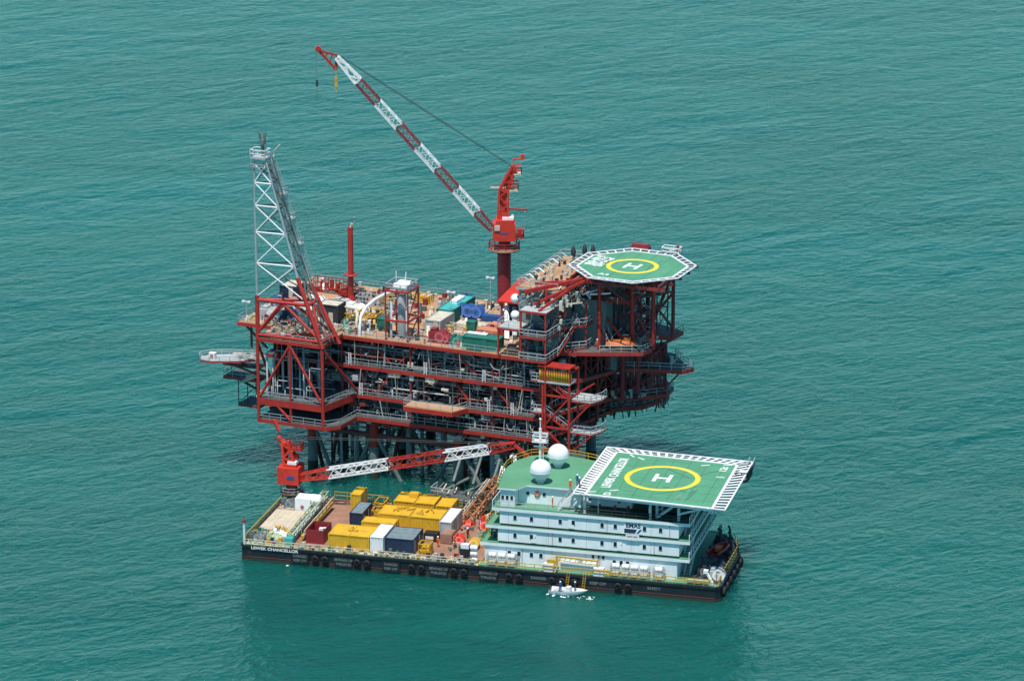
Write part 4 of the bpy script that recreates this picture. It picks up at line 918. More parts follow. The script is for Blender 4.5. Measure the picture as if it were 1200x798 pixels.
# orange survival craft on the right wing
def lifeboat(label, F, u, v, z, rot, L=5.2):
    t = thing('lifeboat', label, 'lifeboat', F, u, v, z, rot, None)
    m = MB(); n = 10; st = []
    for i in range(9):
        x = -L/2 + L*i/8; k = math.sin(PI*min(1, max(0.02, (i+.15)/8.3)))**.5
        st.append([(x, k*1.0*math.cos(PI+PI*j/n)*1.0, .9-.9*k*math.sin(PI*j/n)) for j in range(n+1)])
    vv = [p for s_ in st for p in s_]; ff = [(i*(n+1)+j, i*(n+1)+j+1, (i+1)*(n+1)+j+1, (i+1)*(n+1)+j) for i in range(8) for j in range(n)]
    m.add(vv, ff, 0, True); m.build('hull', LORANGE, t)
    m = MB(); m.add([(x, y, .9+(.9-z_)*.75) for (x,y,z_) in vv], [tuple(reversed(f)) for f in ff], 0, True); m.box(.4,1.5,-.4,.4,1.4,2.0); m.build('canopy', LORANGE, t)
    m = MB(); m.beam((-L/2,-1.05,.9),(L/2,-1.05,.9), .1, .14); m.build('fender_strip', CREAM, t)
    return t
lifeboat('orange lifeboat on the landing below the platform helideck', PF, 46.2, 10.6, 25.1, R(18))

# ================================================================== BARGE
ba = thing('accommodation_barge', 'black hulled work barge with white tiered accommodation block moored in front of the platform', 'barge', BF, 0, 0, 0)
HP = [(0,.5),(.5,0),(76.0,0),(76.6,.8),(76.6,15.5),(75.2,20.5),(71.5,24.4),(2,24.6),(0,23.8)]
m = MB(); m.prism([(x,y) for x, y in HP], -2, 2.45, 1, 0, 0); m.build('hull', [HULL, WOOD], ba)
m = MB()
for a, b in zip(HP, HP[1:]+HP[:1]): m.beam(a+(2.3,), b+(2.3,), .34, .36)
m.build('rubbing_strake', HULL, ba)
m = MB(); m.beam((.5,-.03,.62),(75.9,-.03,.62), .05, .08); m.build('draught_line', JRED, ba)
m = MB()
for a, b in zip(HP, HP[1:]+HP[:1]):
    dx, dy = b[0]-a[0], b[1]-a[1]; L = math.hypot(dx, dy); o_ = (dy/L*.03, -dx/L*.03); m.beam((a[0]+o_[0], a[1]+o_[1], .1), (b[0]+o_[0], b[1]+o_[1], .1), .04, .6)
m.build('waterline_growth', GROWTH, ba)
m = MB(); m.prism([(7,.25),(38.5,.25),(38.5,.85),(7,.85)], 2.454, 2.47); m.build('waterway', PGREEN, ba)
m = MB(); m.prism([(13,.9),(38.5,.9),(38.5,2.0),(13,2.0)], 2.454, 2.466); m.build('margin_planks', CREAM, ba)
m = MB(); m.prism([(.4,.3),(6.9,.3),(6.9,5.8),(.4,5.8)], 2.454, 2.475); m.build('forecastle_plating', PGREEN, ba)
m = MB(); m.prism([(38.6,.25),(75.8,.25),(76.3,1),(76.3,15.4),(75,20.3),(71.4,24),(38.6,24)], 2.454, 2.47); m.build('deck_paint', GDECK, ba)
m = MB(); m.prism([(71.6,1.3),(76.1,1.3),(76.1,15.4),(74.8,20.2),(71.6,23.6)], 2.474, 2.49); m.build('stern_deck', DARK, ba)
# bulwark stanchions and rails along the front
MB().rail([(.6,.15,2.5),(38,.15,2.5)], .9, 1.1, .05).build('railing', CREAM, ba)
MB().rail([(38.6,.15,2.5),(75.6,.15,2.5)], 1.0, 1.5, .05).build('railing', YELD, ba)
MB().rail([(76.3,.9,2.5),(76.3,15.4,2.5),(75,20.3,2.5)], 1.1, 1.5, .06).build('railing', YELD, ba)
MB().rail([(8,24.3,2.5),(38,24.2,2.5)], 1.2, 2.2, .045).build('railing', YELD, ba)
MB().rail([(.2,1,2.5),(.2,23,2.5)], 1.0, 2, .06).build('railing', YELD, ba)
for k in range(18):
    m = MB(); u = 8+k*1.72; m.box(u,u+.45,.3,.75,2.47,2.85); m.build('bulwark_bracket', (YELD, CREAM, WOOD)[k % 3], ba)
# hull lettering
FR = (R(90),0,0)
text('LEWEK CHANCELLOR', .62, WHITE, ba, (5.6,-.19,2.16), FR, 1.25, .03)
for (u, a, b) in ((9.8,'DANGER','KEEP OFF'),(16.9,'BEWARE OF','THRUSTER'),(24.6,'DANGER','KEEP OFF'),(32.3,'BEWARE OF','THRUSTER'),(40.3,'BEWARE OF','THRUSTER')):
    m = MB(); m.box(u-1.45,u+1.45,-.32,-.2,.2,1.95); bd = m.build('name_board', HULL, ba)
    text(a, .55, JLEG, bd, (u,-.335,1.5), FR, 1.0, .02); text(b, .55, JLEG, bd, (u,-.335,.8), FR, .95, .02)
for (u, a) in ((48.2,'DANGER'),(57.6,'KEEP OFF'),(66.4,'SAFETY')): text(a, .62, JLEG, ba, (u,-.04,1.35), FR, 1.0, .03)
# ---- accommodation block
ac = MB(); ac.box(39.2,69.6,1.65,21.5,2.5,5.5); ac = ac.build('accommodation_block', PANELW, ba)
for (z0, z1, u0, u1) in ((6.32,8.4,41.3,69.9),(9.22,11.3,41.6,69.8)):
    m = MB(); m.box(u0,u1,1.65,21.5,z0,z1); m.build('deckhouse', PANELW, ac)
    m = MB(); m.box(u0+.1,u1-.1,1.95,21.3,z0-.32,z0); m.build('wall_foot_shade_strip', SHADESEAM, ac)  # added dark strip painting the shade line at the wall foot
for (z, u0, u1) in ((6.0,38.5,71.6),(8.9,39.4,71.6),(11.8,40.4,71.6)):
    m = MB(); m.prism([(u0,1.38),(u1,1.38),(u1,22.5),(u0,22.5)], z-.5, z, 0, 1, 1); m.build('deck_slab', [GDECK, SHIPW], ac)
    m = MB(); m.box(u0+1.2 if z < 11 else 53.9,u1-.2,1.42,1.6 if z < 11 else 5.9,z+.002,z+.014); m.build('walkway_shade_paint', SHADESEAM, ac)  # shade below the overhangs and the helideck, painted as dark green
    MB().rail([(u1-.1,1.5,z),(u1-.1,22.4,z)], 1.05, 1.8, .05).build('railing', WHITE, ac)
    MB().rail([(u0+.1,1.5,z),(u0+.1,22.4,z)], 1.05, 1.8, .05).build('railing', YELD if z < 11 else WHITE, ac)
def u_of(px): return 38.8 + (px-567)/7.43
def window(u, z, w_=.5, h_=.68, v=1.65, p=ac):
    m = MB(); m.box(u-w_/2-.07,u+w_/2+.07,v-.06,v-.005,z-h_/2-.07,z+h_/2+.07); f = m.build('window', SHIPW, p)
    m = MB(); m.box(u-w_/2,u+w_/2,v-.1,v-.065,z-h_/2,z+h_/2); m.build('pane', GLASS, f)
for z in (10.35, 7.45):
    for px in (606,625.5,659.3,674.6,708.4,723.8,757.8,776.5): window(u_of(px), z)
for px in (599.4,610.7,625.5,636.7,723,731,738.5): window(u_of(px), 4.5)
for px in (698,705,710): window(u_of(px), 5.1, .4, .5)
for px, z0, z1 in [(p, 2.6, 5.45) for p in (596,640,689,735)]+[(p, a_, a_+2.0) for p in (598,645,690,742,765) for a_ in (6.35, 9.25)]:
    m = MB(); m.box(u_of(px),u_of(px)+.05,1.62,1.649,z0,z1); m.build('panel_seam', LGREY, ac)
for (u, z) in ((44.0,2.5),(54.0,2.5),(66.8,2.5),(46.6,6.35),(60.2,6.35),(52.5,9.25)):
    m = MB(); m.box(u,u+.85,1.57,1.648,z+.12,z+1.95); d_ = m.build('door', LGREY if z < 3 else SHIPW, ac); m = MB(); m.box(u+.68,u+.76,1.52,1.57,z+.95,z+1.1); m.build('handle', DARK, d_)
for (u, z0, z1) in ((45.2,2.6,5.5),(57.5,2.6,5.5),(50.0,6.35,8.4),(66.0,6.35,8.4),(58.6,9.25,11.3),(68.4,9.25,11.3)):
    m = MB(); m.tube([(u,1.58,z0),(u,1.58,z1)], .06, 6); m.build('drain_pipe', LGREY, ac)
# operator sign
sg = MB(); sg.box(61.25,64.2,1.58,1.65,9.3,11.1); sg = sg.build('company_sign', PANELW, ac)
text('EMAS', .95, NAVY, sg, (62.7,1.57,10.65), FR, 1.02, .03)
m = MB(); m.add([(61.3,1.575,9.42),(63.0,1.575,9.42),(63.3,1.575,10.12),(61.3,1.575,10.12)], [(0,1,2,3)]); m.add([(63.2,1.575,9.42),(63.5,1.575,9.42),(64.15,1.575,10.12),(63.7,1.575,10.12)], [(0,1,2,3)], 1); m.build('flag_bar', [NAVY, BLUE], sg)
m = MB(); m.box(61.6,63.7,1.3,1.37,8.4,9.3); m.build('notice_board', WHITE, ac)
text('SAFETY FIRST', .28, BURG, ac, (62.65,1.29,8.98), FR, 1.0, .02)
# wheelhouse level
m = MB(); m.box(41.6,43.9,2.0,17,11.85,14.7); wh = m.build('wheelhouse', SHIPW, ac)
for u in (42.0,42.72,43.44): window(u, 13.4, .42, .6, 2.0, wh)
m = MB(); m.box(43.95,53.8,4.4,17,11.85,14.7); m.build('deckhouse', SHIPW, ac)
for u in (45.4,48.0): window(u, 13.5, .5, .5, 4.4)
m = MB(); m.ring((0,0,0), .22, .48, 0, .12, 14); o = m.build('lifebuoy', LORANGE, ac); o.location = (46.9,4.36,13.5); o.rotation_euler = (R(90),0,0)
m = MB(); m.box(53.85,61.5,6.0,18,11.85,14.6); m.build('deckhouse', PANELW, ac)
for u in (55.2,57.6,59.4): window(u, 13.4, .5, .7, 6.0)
m = MB(); m.box(61.55,69.0,8,20,11.85,14.5); m.build('deckhouse', MID, ac)
rp = [(41.2,1.6),(44.2,1.6),(45.4,3.9),(53.4,3.9),(53.4,17.6),(50,18.8),(45.5,19.2),(42.6,17.8),(40.9,15),(40.2,11.5),(40.4,7.5)]
m = MB(); m.prism(rp, 14.7, 14.95, 0, 1, 1); m.build('monkey_deck', [GDECK, SHIPW], ac)
MB().rail([(x,y,14.95) for x, y in rp[4:]+rp[:1]], 1.0, 1.6, .045).build('railing', YELD, ac)
for (x, y, z) in ((40.3,9.5,11.8),(40.9,4,11.8),(40.6,14,11.8)): m = MB(); m.beam((x,y,z-2.8),(x+.4,y,14.7), .2); m.build('stay', YELD, ac)
stairs((50.6,2.9,11.8),(53.2,3.0,14.9), .9, WHITE, ac, 'ladder_stair', WHITE)
MB().rail([(41,1.5,11.8),(53.5,1.5,11.8)], 1.0, 2, .045).build('railing', LGREY, ac)
MB().rail([(53.5,1.5,11.8),(71,1.5,11.8)], 1.0, 2, .045).build('railing', DARK, ac)
# right hand outside stairs
for (z0, z1) in ((2.5,6.0),(6.0,8.9),(8.9,11.8)): stairs((70.7,4,z0),(70.7,9.5,z1), .9, LGREY, ac, 'outside_stair', WHITE)
stairs((66,3,11.8),(69.8,3.2,14.8), .8, WHITE, ac, 'outside_stair', WHITE)
# left face lockers
for k in range(4): m = MB(); m.box(39.3+k*.02,40.0,5+k*3.4,6.4+k*3.4,6.0,7.8); m.build('deck_locker', (DGREEN, SHIPW, DGREEN, CREAM)[k], ac)

# ---- barge helideck
bh = thing('helideck', 'square green helideck with yellow circle and white H on the white barge', 'helideck', BF, 65.0, 11.9, 15.1)
QO = [(-11.7,-10.5),(12.3,-12.3),(12.2,10.7),(-11.6,12.2)]
QI = [(-10.0,-10.4),(10.4,-11.95),(10.2,9.2),(-9.8,10.7)]
m = MB(); m.prism(QI, -.45, 0, 0, 1, 2); m.build('deck_plate', [HGREEN, SHIPW, MID], bh)
m = MB()
for k in range(4):
    a, b = Vector(QI[k]+(.02,)), Vector(QI[(k+1) % 4]+(.02,)); m.beam(a*.985, b*.985, .4, .06)
    c, e2 = Vector(QO[k]+(.1,)), Vector(QO[(k+1) % 4]+(.1,)); m.beam(c, e2, .25, .16)
m.build('edge_marking', WHITE, bh)
for k, n in ((3, 20), (2, 17), (1, 17), (0, 10)):
    m = MB(); a, b = Vector(QI[k]+(-.05,)), Vector(QI[(k+1) % 4]+(-.05,)); c, e2 = Vector(QO[k]+(.08,)), Vector(QO[(k+1) % 4]+(.08,))
    for t in range(n+1): m.beam(a.lerp(b, t/n), c.lerp(e2, t/n), .5 if k == 3 else .42, .08, 0)
    if k == 2:
        for t in (.5,): m.beam(a.lerp(c, t), b.lerp(e2, t), .12, .06, 0)
    for t in range(n*4): m.beam(a.lerp(b, t/n/4), c.lerp(e2, t/n/4), .05, .04, 1)
    m.build('safety_net', [WHITE, DARK], bh)
for k in range(7):
    m = MB(); x = -8.2+k*2.75; m.box(x-.03,x+.03,-10.2,8.9,.001,.004); m.build('plate_seam', SHADESEAM, bh)
for k in range(6):
    m = MB(); y = -9+k*3.4; m.box(-9.9,9.9,y-.025,y+.025,.001,.004); m.build('plate_seam', SHADESEAM, bh)
qh = random.Random(5)
for k in range(9):
    m = MB(); x, y, a_ = qh.uniform(-6,7), qh.uniform(-7,6), qh.uniform(0,3.1); L_ = qh.uniform(.8,2.6); c_, s_ = math.cos(a_)*L_, math.sin(a_)*L_
    m.beam((x-c_,y-s_,.003),(x+c_,y+s_,.003), qh.uniform(.12,.3), .004); m.build('tyre_scuff', SCUFF, bh)
m = MB(); m.ring((0,0,0), 5.05, 5.95, .005, .014, 72); m.build('landing_circle', HYEL, bh)
hm = MB()
for x in (-1.1, 1.1): hm.box(x-.3,x+.3,-1.75,1.75,.006,.016)
hm.box(-.8,.8,-.3,.3,.006,.016); hm.build('letter_h', WHITE, bh)
text('LEWEK', 2.0, WHITE, bh, (-7.6,-4.1,.012), (0,0,R(91)), .74, .008); text('CHANCELLOR', 2.0, WHITE, bh, (-7.6,3.3,.012), (0,0,R(91)), .7, .008)
text('D', 1.5, WHITE, bh, (-6.6,-9.2,.012), (0,0,R(90)), 1.2, .008); text('12t', 1.5, WHITE, bh, (8.4,6.4,.012), (0,0,R(90)), 1.2, .008)
m = MB()
for (x, y, a) in ((-6.9,9.3,-50),(-5.2,8.3,-35),(-9.2,-8.9,20),(-6.0,-7.4,25),(8.6,8.6,10),(5.2,7.6,25),(8.6,2.6,0)):
    c, s_ = math.cos(R(a))*.7, math.sin(R(a))*.7; m.beam((x-c,y-s_,.012),(x+c,y+s_,.012), .3, .012)
m.build('corner_marking', WHITE, bh)
m = MB()
for k in range(-4, 5, 2): m.beam((k*2.3,-10.3,-.75),(k*2.3,9,-.75), .3, .6); m.beam((-9.8,k*2.1,-1.1),(10,k*2.1,-1.1), .25, .45)
m.build('underdeck_beams', MID, bh)
for (u, v) in ((54.9,2.4),(57.0,2.6),(65.2,2.2),(66.0,3.4),(69.6,2.4),(70.8,12),(70.8,20)):
    m = MB(); m.tube([(u-65,v-11.9,-3.3),(u-65,v-11.9,-.5)], .24 if u != 57.0 else .12, 10); m.build('support_leg', SHIPW, bh)
for (p, q) in (((4.7,-9.6,-2.2),(9.6,-9.2,-.6)),((5.8,0,-3),(9.8,0,-.6)),((5.8,8,-3),(9.8,8,-.6))):
    m = MB(); m.tube([p, q], .2, 8); m.build('strut', SHIPW, bh)
m = MB(); m.box(10.6,12.6,4.2,8.4,-1.1,-.9); m.rail([(10.7,4.3,-.9),(12.5,4.3,-.9),(12.5,8.3,-.9)], 1.3, 1, .07); m.build('access_platform', DARK, bh)
m = MB(); m.box(11.0,12.2,4.9,6.3,-.9,.2); m.build('foam_cabinet', WHITE, bh)
stairs((12.0,7.8,-.9),(12.2,10.2,.1), .8, DARK, bh, 'access_stair', DARK)

# ---- radomes, mast
for i, (u, v, lab) in enumerate(((47.1,5.6,'white radome ball nearer the viewer on the green barge roof'),(48.0,13.4,'white radome ball further back beside the barge mast'))):
    t = thing('radome', lab, 'radome', BF, u, v, 14.95, 0, 'white radome balls on the barge roof')
    m = MB(); m.cyl((0,0,0), .55, .5, 14); m.cyl((0,0,.4), .8, .15, 14); m.build('pedestal', SHIPW, t)
    m = MB(); m.sphere((0,0,2.1), 1.66, 32, 0, 18); m.build('ball', GRP, t)
    m = MB(); m.ring((0,0,0), 1.64, 1.675, 1.86, 1.9, 32); m.build('seam_band', SHIPW, t)
t = thing('signal_mast', 'white signal mast with crosstree platform behind the radome balls', 'mast', BF, 44.7, 15.0, 14.95)
m = MB(); m.tube([(0,0,0),(0,0,5.6)], .22, 8); m.tube([(0,0,5.6),(0,0,7.0)], .09, 6); m.sphere((0,0,7.1), .2, 8, 0, 6); m.build('pole', WHITE, t)
m = MB(); m.prism([(-1.2,-.7),(1.2,-.7),(1.2,.7),(-1.2,.7)], 3.4, 3.55); m.rail([(-1.1,-.6,3.55),(1.1,-.6,3.55),(1.1,.6,3.55),(-1.1,.6,3.55)], .9, 1.1, .06, closed=True); m.build('platform', WHITE, t)
m = MB(); m.beam((-1.3,0,4.9),(1.3,0,4.9), .12); m.box(-1.0,1.0,-.15,.1,2.5,2.7); m.beam((.5,0,0),(.5,0,3.4), .1); m.beam((0,-.5,0),(0,0,3), .1); m.build('crosstree', WHITE, t)
t = thing('stub_mast', 'slim white crane boom rest post left of the barge roof', 'post', BF, 39.2, 20.5, 2.5)
m = MB(); m.beam((0,0,0),(0,0,11.2), .5); m.beam((0,0,10),(-2.6,0,3), .2); m.beam((.2,0,11),(1.6,-4,6), .22); m.build('post', SHIPW, t)
m = MB(); m.beam((-.5,-.9,11.2),(-.5,.9,11.2), .3); m.build('cradle', SHIPW, t)
m = MB(); m.add([(0,0,0),(1.8,-1.2,-.4),(2.2,-5.4,-1.0),(.3,-3.8,-1.6),(0.05,0,.15),(1.85,-1.2,-.25),(2.25,-5.4,-.85),(.35,-3.8,-1.45)], [(3,2,1,0),(4,5,6,7),(0,1,5,4),(1,2,6,5),(2,3,7,6),(3,0,4,7)])
single(m, 'white_awning', SHIPW, 'white sloping screen at the left edge of the green barge roof', 'screen', BF, 39.0, 12.5, 14.6)

# ---- barge crane
bc = thing('pedestal_crane', 'orange red barge crane with boom lowered to the right over the containers', 'crane', BF, 1.7, 21.2, 2.5)
m = MB(); m.tube([(0,0,0),(0,0,3.4)], .95, 16); m.build('pedestal', BURG, bc)
m = MB(); m.ring((0,0,0), 1.0, 1.9, 1.6, 1.72, 18); m.build('ring_platform', JRED, bc)
MB().rail([(1.85*math.cos(k*PI/6), 1.85*math.sin(k*PI/6), 1.72) for k in range(12)], 1.0, 1.2, .035, closed=True).build('ring_railing', LGREY, bc)
m = MB(); m.box(-1.9,1.7,-1.7,1.6,3.4,6.2); m.box(-1.0,1.2,-1.2,1.2,6.2,6.7); m.box(-.3,1.0,-1.74,-1.7,4.3,4.9,1); h_ = m.build('machinery_house', [ORED, BLUE], bc)
m = MB(); m.box(-.3,1.2,-1.2,.8,6.7,7.2); m.build('roof_hatch', WHITE, h_)
m = MB(); lattice(m, (-.1,0,6.7), (-.9,0,10.0), 1.7, 1.0, 3, .4, .3, up=Vector((0,1,0))); m.tube([(-.9,0,9.8),(-2.3,0,10.8)], .45, 8); m.build('mast_tower', ORED, h_)
m = MB(); m.tube([(-2.0,0,12.0),(-2.8,0,13.8)], .32, 10); m.beam((-1.6,0,10.4),(-2.2,0,12.2), .12); m.build('beacon_can', ORED, h_)
m = MB(); m.prism([(.3,-.9),(2.0,-.9),(2.0,.9),(.3,.9)], 9.0, 9.15); m.rail([(.4,-.8,9.15),(1.9,-.8,9.15),(1.9,.8,9.15)], 1.1, .8, .07); m.box(.4,1.2,-.4,.4,7.4,8.2); m.build('service_platform', RED, h_)
p0 = Vector((1.4,-.4,4.4)); p1 = Vector((37.4,-.4,12.9)); dd = p1-p0
for (t0, t1, mt, wa, wb) in ((0,.14,ORED,.9,1.45),(.14,.42,WHITE,1.45,1.45),(.42,.68,RED,1.45,1.45),(.68,.885,WHITE,1.45,1.3),(.885,1.0,RED,1.3,.8)):
    m = MB(); lattice(m, p0+dd*t0, p0+dd*t1, wa, wb, max(3, int((t1-t0)*30)), .22, .12); m.build('boom_section', mt, h_)
m = MB(); m.beam(p1, p1+Vector((3.2,0,-2.4)), .4); m.beam(p1+Vector((0,0,.4)), p1+Vector((-3,0,-.2)), .3); m.tube([p1+Vector((2.8,-.4,-2.2)), p1+Vector((2.8,.4,-2.2))], .5, 10); m.build('boom_tip', ORED, h_)
for s_ in (-.4,.4): m = MB(); m.tube([(-2.2,s_,10.8), tuple(p0+dd*.93+Vector((0,s_,.7)))], .045, 5); m.build('luffing_cable', CABLE, h_)

# ---- containers and cargo on the barge
def cont(label, u, v, L, W, H, mt, z=2.47, top=None, group='containers on the barge deck', name='container', rot=0.0, seam=False):
    t = thing(name, label, 'container', BF, u, v, z, rot, group)
    m = MB(); m.corr(.06,L-.06,.06,W-.06,.12,H-.02,.42,.06,0,1); m.build('shell', [mt, top or mt], t)
    f = MB()
    for x in (.1, L-.1):
        for y in (.1, W-.1): f.box(x-.1,x+.1,y-.1,y+.1,0,H+.03)
    for y in (.08, W-.08): f.beam((.2,y,H-.03),(L-.2,y,H-.03), .13); f.beam((.2,y,.08),(L-.2,y,.08), .14)
    for x in (.08, L-.08): f.beam((x,.2,H-.03),(x,W-.2,H-.03), .13); f.beam((x,.2,.08),(x,W-.2,.08), .14)
    if seam: f.box(L/2-.1,L/2+.1,-.02,.1,.1,H); f.beam((L/2,.1,H),(L/2,W-.1,H), .14)
    f.build('frame', mt, t)
    for s_ in (0, 1):
        d_ = MB(); y0 = .2+s_*(W/2-.2); d_.box(L-.05,L+.0,y0+.03,y0+W/2-.25,.2,H-.12); dr = d_.build('door', mt, t)
        b_ = MB(); b_.beam((L+.04,y0+.4,.25),(L+.04,y0+.4,H-.2), .05); b_.build('lock_bar', LGREY, dr)
    return t
t = cont('long yellow container nearest the dark red bin at the barge front edge', 13.9, 1.5, 6.7, 4.9, 2.5, YEL, seam=True)
m = MB(); m.box(0,.7,0,.8,0,.25); m.box(1.0,1.5,.1,.6,0,.2); m.box(.2,.5,1,1.6,0,.35); single(m, 'roof_gear', YELD, 'rusty lifting gear lying on the roof of the front yellow container', 'lifting gear', BF, 16.6, 3.4, 5.0)
cont('white container between the front yellow one and the dark blue one', 20.7, 1.6, 2.1, 6.0, 2.6, WHITE)
cont('dark blue container with grey tarpaulin cover at the barge front edge', 22.9, 2.2, 4.7, 5.6, 2.4, NAVY, top=TARP)
cont('narrow yellow container behind the white front container', 16.9, 9.6, 5.4, 2.5, 2.0, YEL)
m = MB(); m.box(0,5.5,0,1.7,0,.3); single(m, 'panel_stack', WHITE, 'white panels stacked on deck behind the front yellow container', 'panels', BF, 16.6, 7.0, 2.47)
cont('big yellow double container in the middle of the barge deck, left half', 18.8, 12.3, 5.2, 4.3, 2.6, YEL)
cont('big yellow double container on the barge deck, right half next to the grey one', 24.1, 12.1, 5.1, 4.3, 2.6, YEL)
cont('light grey container end at the right of the yellow double container', 29.4, 10.6, 2.0, 6.8, 2.7, LGREY, top=WHITE)
cont('yellow container in the rear row, left one with small box on its roof', 19.6, 18.6, 3.4, 4.6, 2.6, YEL)
cont('yellow container in the rear row, middle one', 23.1, 18.5, 3.3, 4.6, 2.6, YEL)
cont('yellow container in the rear row, rightmost beside the gangway', 26.7, 18.2, 2.6, 4.6, 2.5, YEL)
m = MB(); m.box(0,1.5,0,1.3,0,.7); m.box(.1,1.4,.1,1.2,.7,.8); single(m, 'small_box', YEL, 'small yellow box on the roof of the rear yellow containers', 'box', BF, 21.6, 20.6, 5.07)
cont('tall yellow cabin container at the rear left of the cargo', 12.4, 18.6, 1.7, 3.8, 3.1, YEL, name='container')
cont('dark blue box container with grey cover left of the yellow cargo', 13.9, 13.0, 2.2, 5.6, 2.0, NAVY, top=TARP)
for i, (u, v, du, dv, h, lab) in enumerate(((16.7,17.6,1.6,2.8,2.4,'small yellow frame between the tall yellow cabin and the rear containers'),(18.3,16.0,.9,3.0,2.0,'narrow rusty yellow frame left of the double container'),(17.0,14.9,1.3,2.2,2.0,'low rusty yellow frame behind the narrow yellow container'))):
    basket('frame_rack', lab, 'frame rack', BF, u, v, 2.47, du, dv, h, YELD if i else YEL, 'yellow frames on the barge deck', load=YELD)
basket('cargo_basket', 'small yellow cargo basket alone near the barge front rail', 'basket', BF, 28.4, 2.2, 2.47, 1.8, 1.8, 1.9, YEL)
for i, (u, v, z, lab) in enumerate(((20.4,16.0,5.07,'rusty beams lying on the left half of the double container'),(24.8,14.4,5.07,'rusty lifting frame lying on the right half of the double container'))):
    m = MB(); q = random.Random(30+i)
    for k in range(9): x = q.uniform(0,2.6); y = q.uniform(-1,1); m.beam((x,y,.12+.02*k),(x+q.uniform(-.5,1.2),y+q.uniform(-1.2,1.2),.12+.02*k), .16)
    single(m, 'lifting_beams', YELD, lab, 'beams', BF, u, v-(1.4 if i == 0 else 0), z)
# open-topped dark red bin
t = thing('waste_skip', 'dark red open-topped bin beside the stowed gangway', 'skip', BF, 9.7, 3.3, 2.47)
m = MB(); L_, W_, H_ = 2.9, 4.3, 2.2
m.box(0,L_,0,.12,0,H_); m.box(0,L_,W_-.12,W_,0,H_); m.box(0,.12,.12,W_-.12,0,H_); m.box(L_-.12,L_,.12,W_-.12,0,H_); m.box(.12,L_-.12,.12,W_-.12,0,.15)
for k in range(6): m.box(k*.54,k*.54+.12,-.06,0,0,H_)
m.build('bin', BURG, t)
m = MB(); q = random.Random(4)
for k in range(9): x = q.uniform(.2,2); y = q.uniform(.3,3.4); m.box(x,x+.7,y,y+.6,.15,q.uniform(.8,1.8),k % 2)
m.build('waste', [DARK, WHITE], t)
m = MB(); m.box(0,1.9,0,2.6,.1,1.5); m.box(.1,1.8,.1,2.5,1.5,1.6); m.box(.2,.5,-.02,0,0,.3); single(m, 'brown_crate', WOOD, 'brown wooden crate in front of the grey container', 'crate', BF, 30.2, 8.2, 2.47)
m = MB(); m.box(0,2.2,0,1.7,0,1.3); m.box(.3,1.6,-.03,0,.4,.9,1); single(m, 'black_tool_box', [BLACK, WHITE], 'black tool box with white panel in front of the yellow double container', 'tool box', BF, 27.4, 8.6, 2.47)
machine('welding_set', 'orange red welding set right of the brown crate', 'welding set', BF, 32.2, 8.6, 2.47, 1.6, 1.8, 1.5, ORED, CREAM, seed=8)
machine('red_winch', 'orange red winch below the gangway end beside the accommodation block', 'winch', BF, 34.6, 14.6, 2.47, 1.9, 3.0, 2.2, ORED, LGREY, seed=9)
m = MB(); m.box(0,1.5,0,1.8,0,1.5); m.prism([(.1,.1),(1.4,.1),(1.4,.9),(.1,.9)], 1.5, 2.2, 1); single(m, 'black_bin', [BLACK, WHITE], 'black bin with white lid near the accommodation front corner', 'bin', BF, 34.9, 2.8, 2.47)
for i, (u, v, z) in enumerate(((36.6,10.4,2.47),(36.0,7.4,2.47))):
    t = thing('deck_reel', ('green hose reel beside the accommodation steps', 'yellow hose reel near the accommodation steps')[i], 'reel', BF, u, v, z)
    m = MB(); m.cyl((0,-.7,.9), .8, 1.4, 14, 0, 'y'); m.build('drum', (DGREEN, YELD)[i], t); m = MB(); m.box(-.7,.7,-.8,-.7,0,1); m.box(-.7,.7,.7,.8,0,1); m.build('cradle', CREAM, t)
# tan hatch, winches and gear at the left end
t = thing('hatch_cover', 'broad pale timber hatch cover at the left end of the barge', 'hatch', BF, .9, 6.2, 2.47)
m = MB()
for k in range(6): m.box(k*.9,k*.9+.88,0,9.4,.1,.62)
m.build('boards', HATCH, t); m = MB(); m.box(-.1,5.5,-.1,9.5,0,.1); m.build('coaming', CREAM, t)
t = thing('deck_house', 'white machinery house with round white tank below the barge crane', 'machinery house', BF, 3.9, 15.9, 2.47)
m = MB(); m.box(0,2.6,0,2.6,0,2.6); m.build('house', SHIPW, t); m = MB(); m.vessel((2.0,1.2,2.2), .9, 2.2, 'x'); m.build('tank', GRP, t); m = MB(); m.cyl((1.2,-.08,1.2), .3, .1, 12, 0, 'y'); m.build('valve_wheel', BURG, t)
q = random.Random(12)
for i, (u, v, mt, mt2, lab) in enumerate(((.8,1.2,MID,PGREEN,'grey mooring winch at the left front corner of the barge'),(3.6,1.4,PGREEN,CREAM,'pale green mooring winch beside the forecastle rail'),(3.9,4.2,YELD,CREAM,'yellow winch in front of the timber hatch'),(.8,17.4,MID,CREAM,'grey anchor winch at the far left corner of the barge'),(3.9,2.9,WHITE,MID,'white windlass at the front of the timber hatch'))):
    machine('mooring_winch', lab, 'winch', BF, u, v, 2.47, 2.6, 1.9, 1.7, mt, mt2, 0, 'winches at the left end of the barge', 70+i)
machine('fairlead_unit', 'dark green anchor handling unit by the far left rail', 'anchor gear', BF, .7, 19.6, 2.47, 3.2, 3.2, 2.4, DGREEN, PGREEN, seed=15)
t = thing('jack_staff', 'white post at the left front corner of the barge', 'post', BF, .4, .6, 2.47); m = MB(); m.tube([(0,0,0),(0,0,3.6)], .2, 8); m.build('post', WHITE, t); m = MB(); m.box(-.3,.3,-.3,.3,3.6,3.9); m.tube([(0,0,3.9),(0,0,4.5)], .05, 6); m.build('lamp', DRED, t)
t = thing('stowed_gangway', 'long narrow yellow gangway laid across the barge deck with teal cover at its near end', 'gangway', BF, 7.4, 2.2, 2.47)
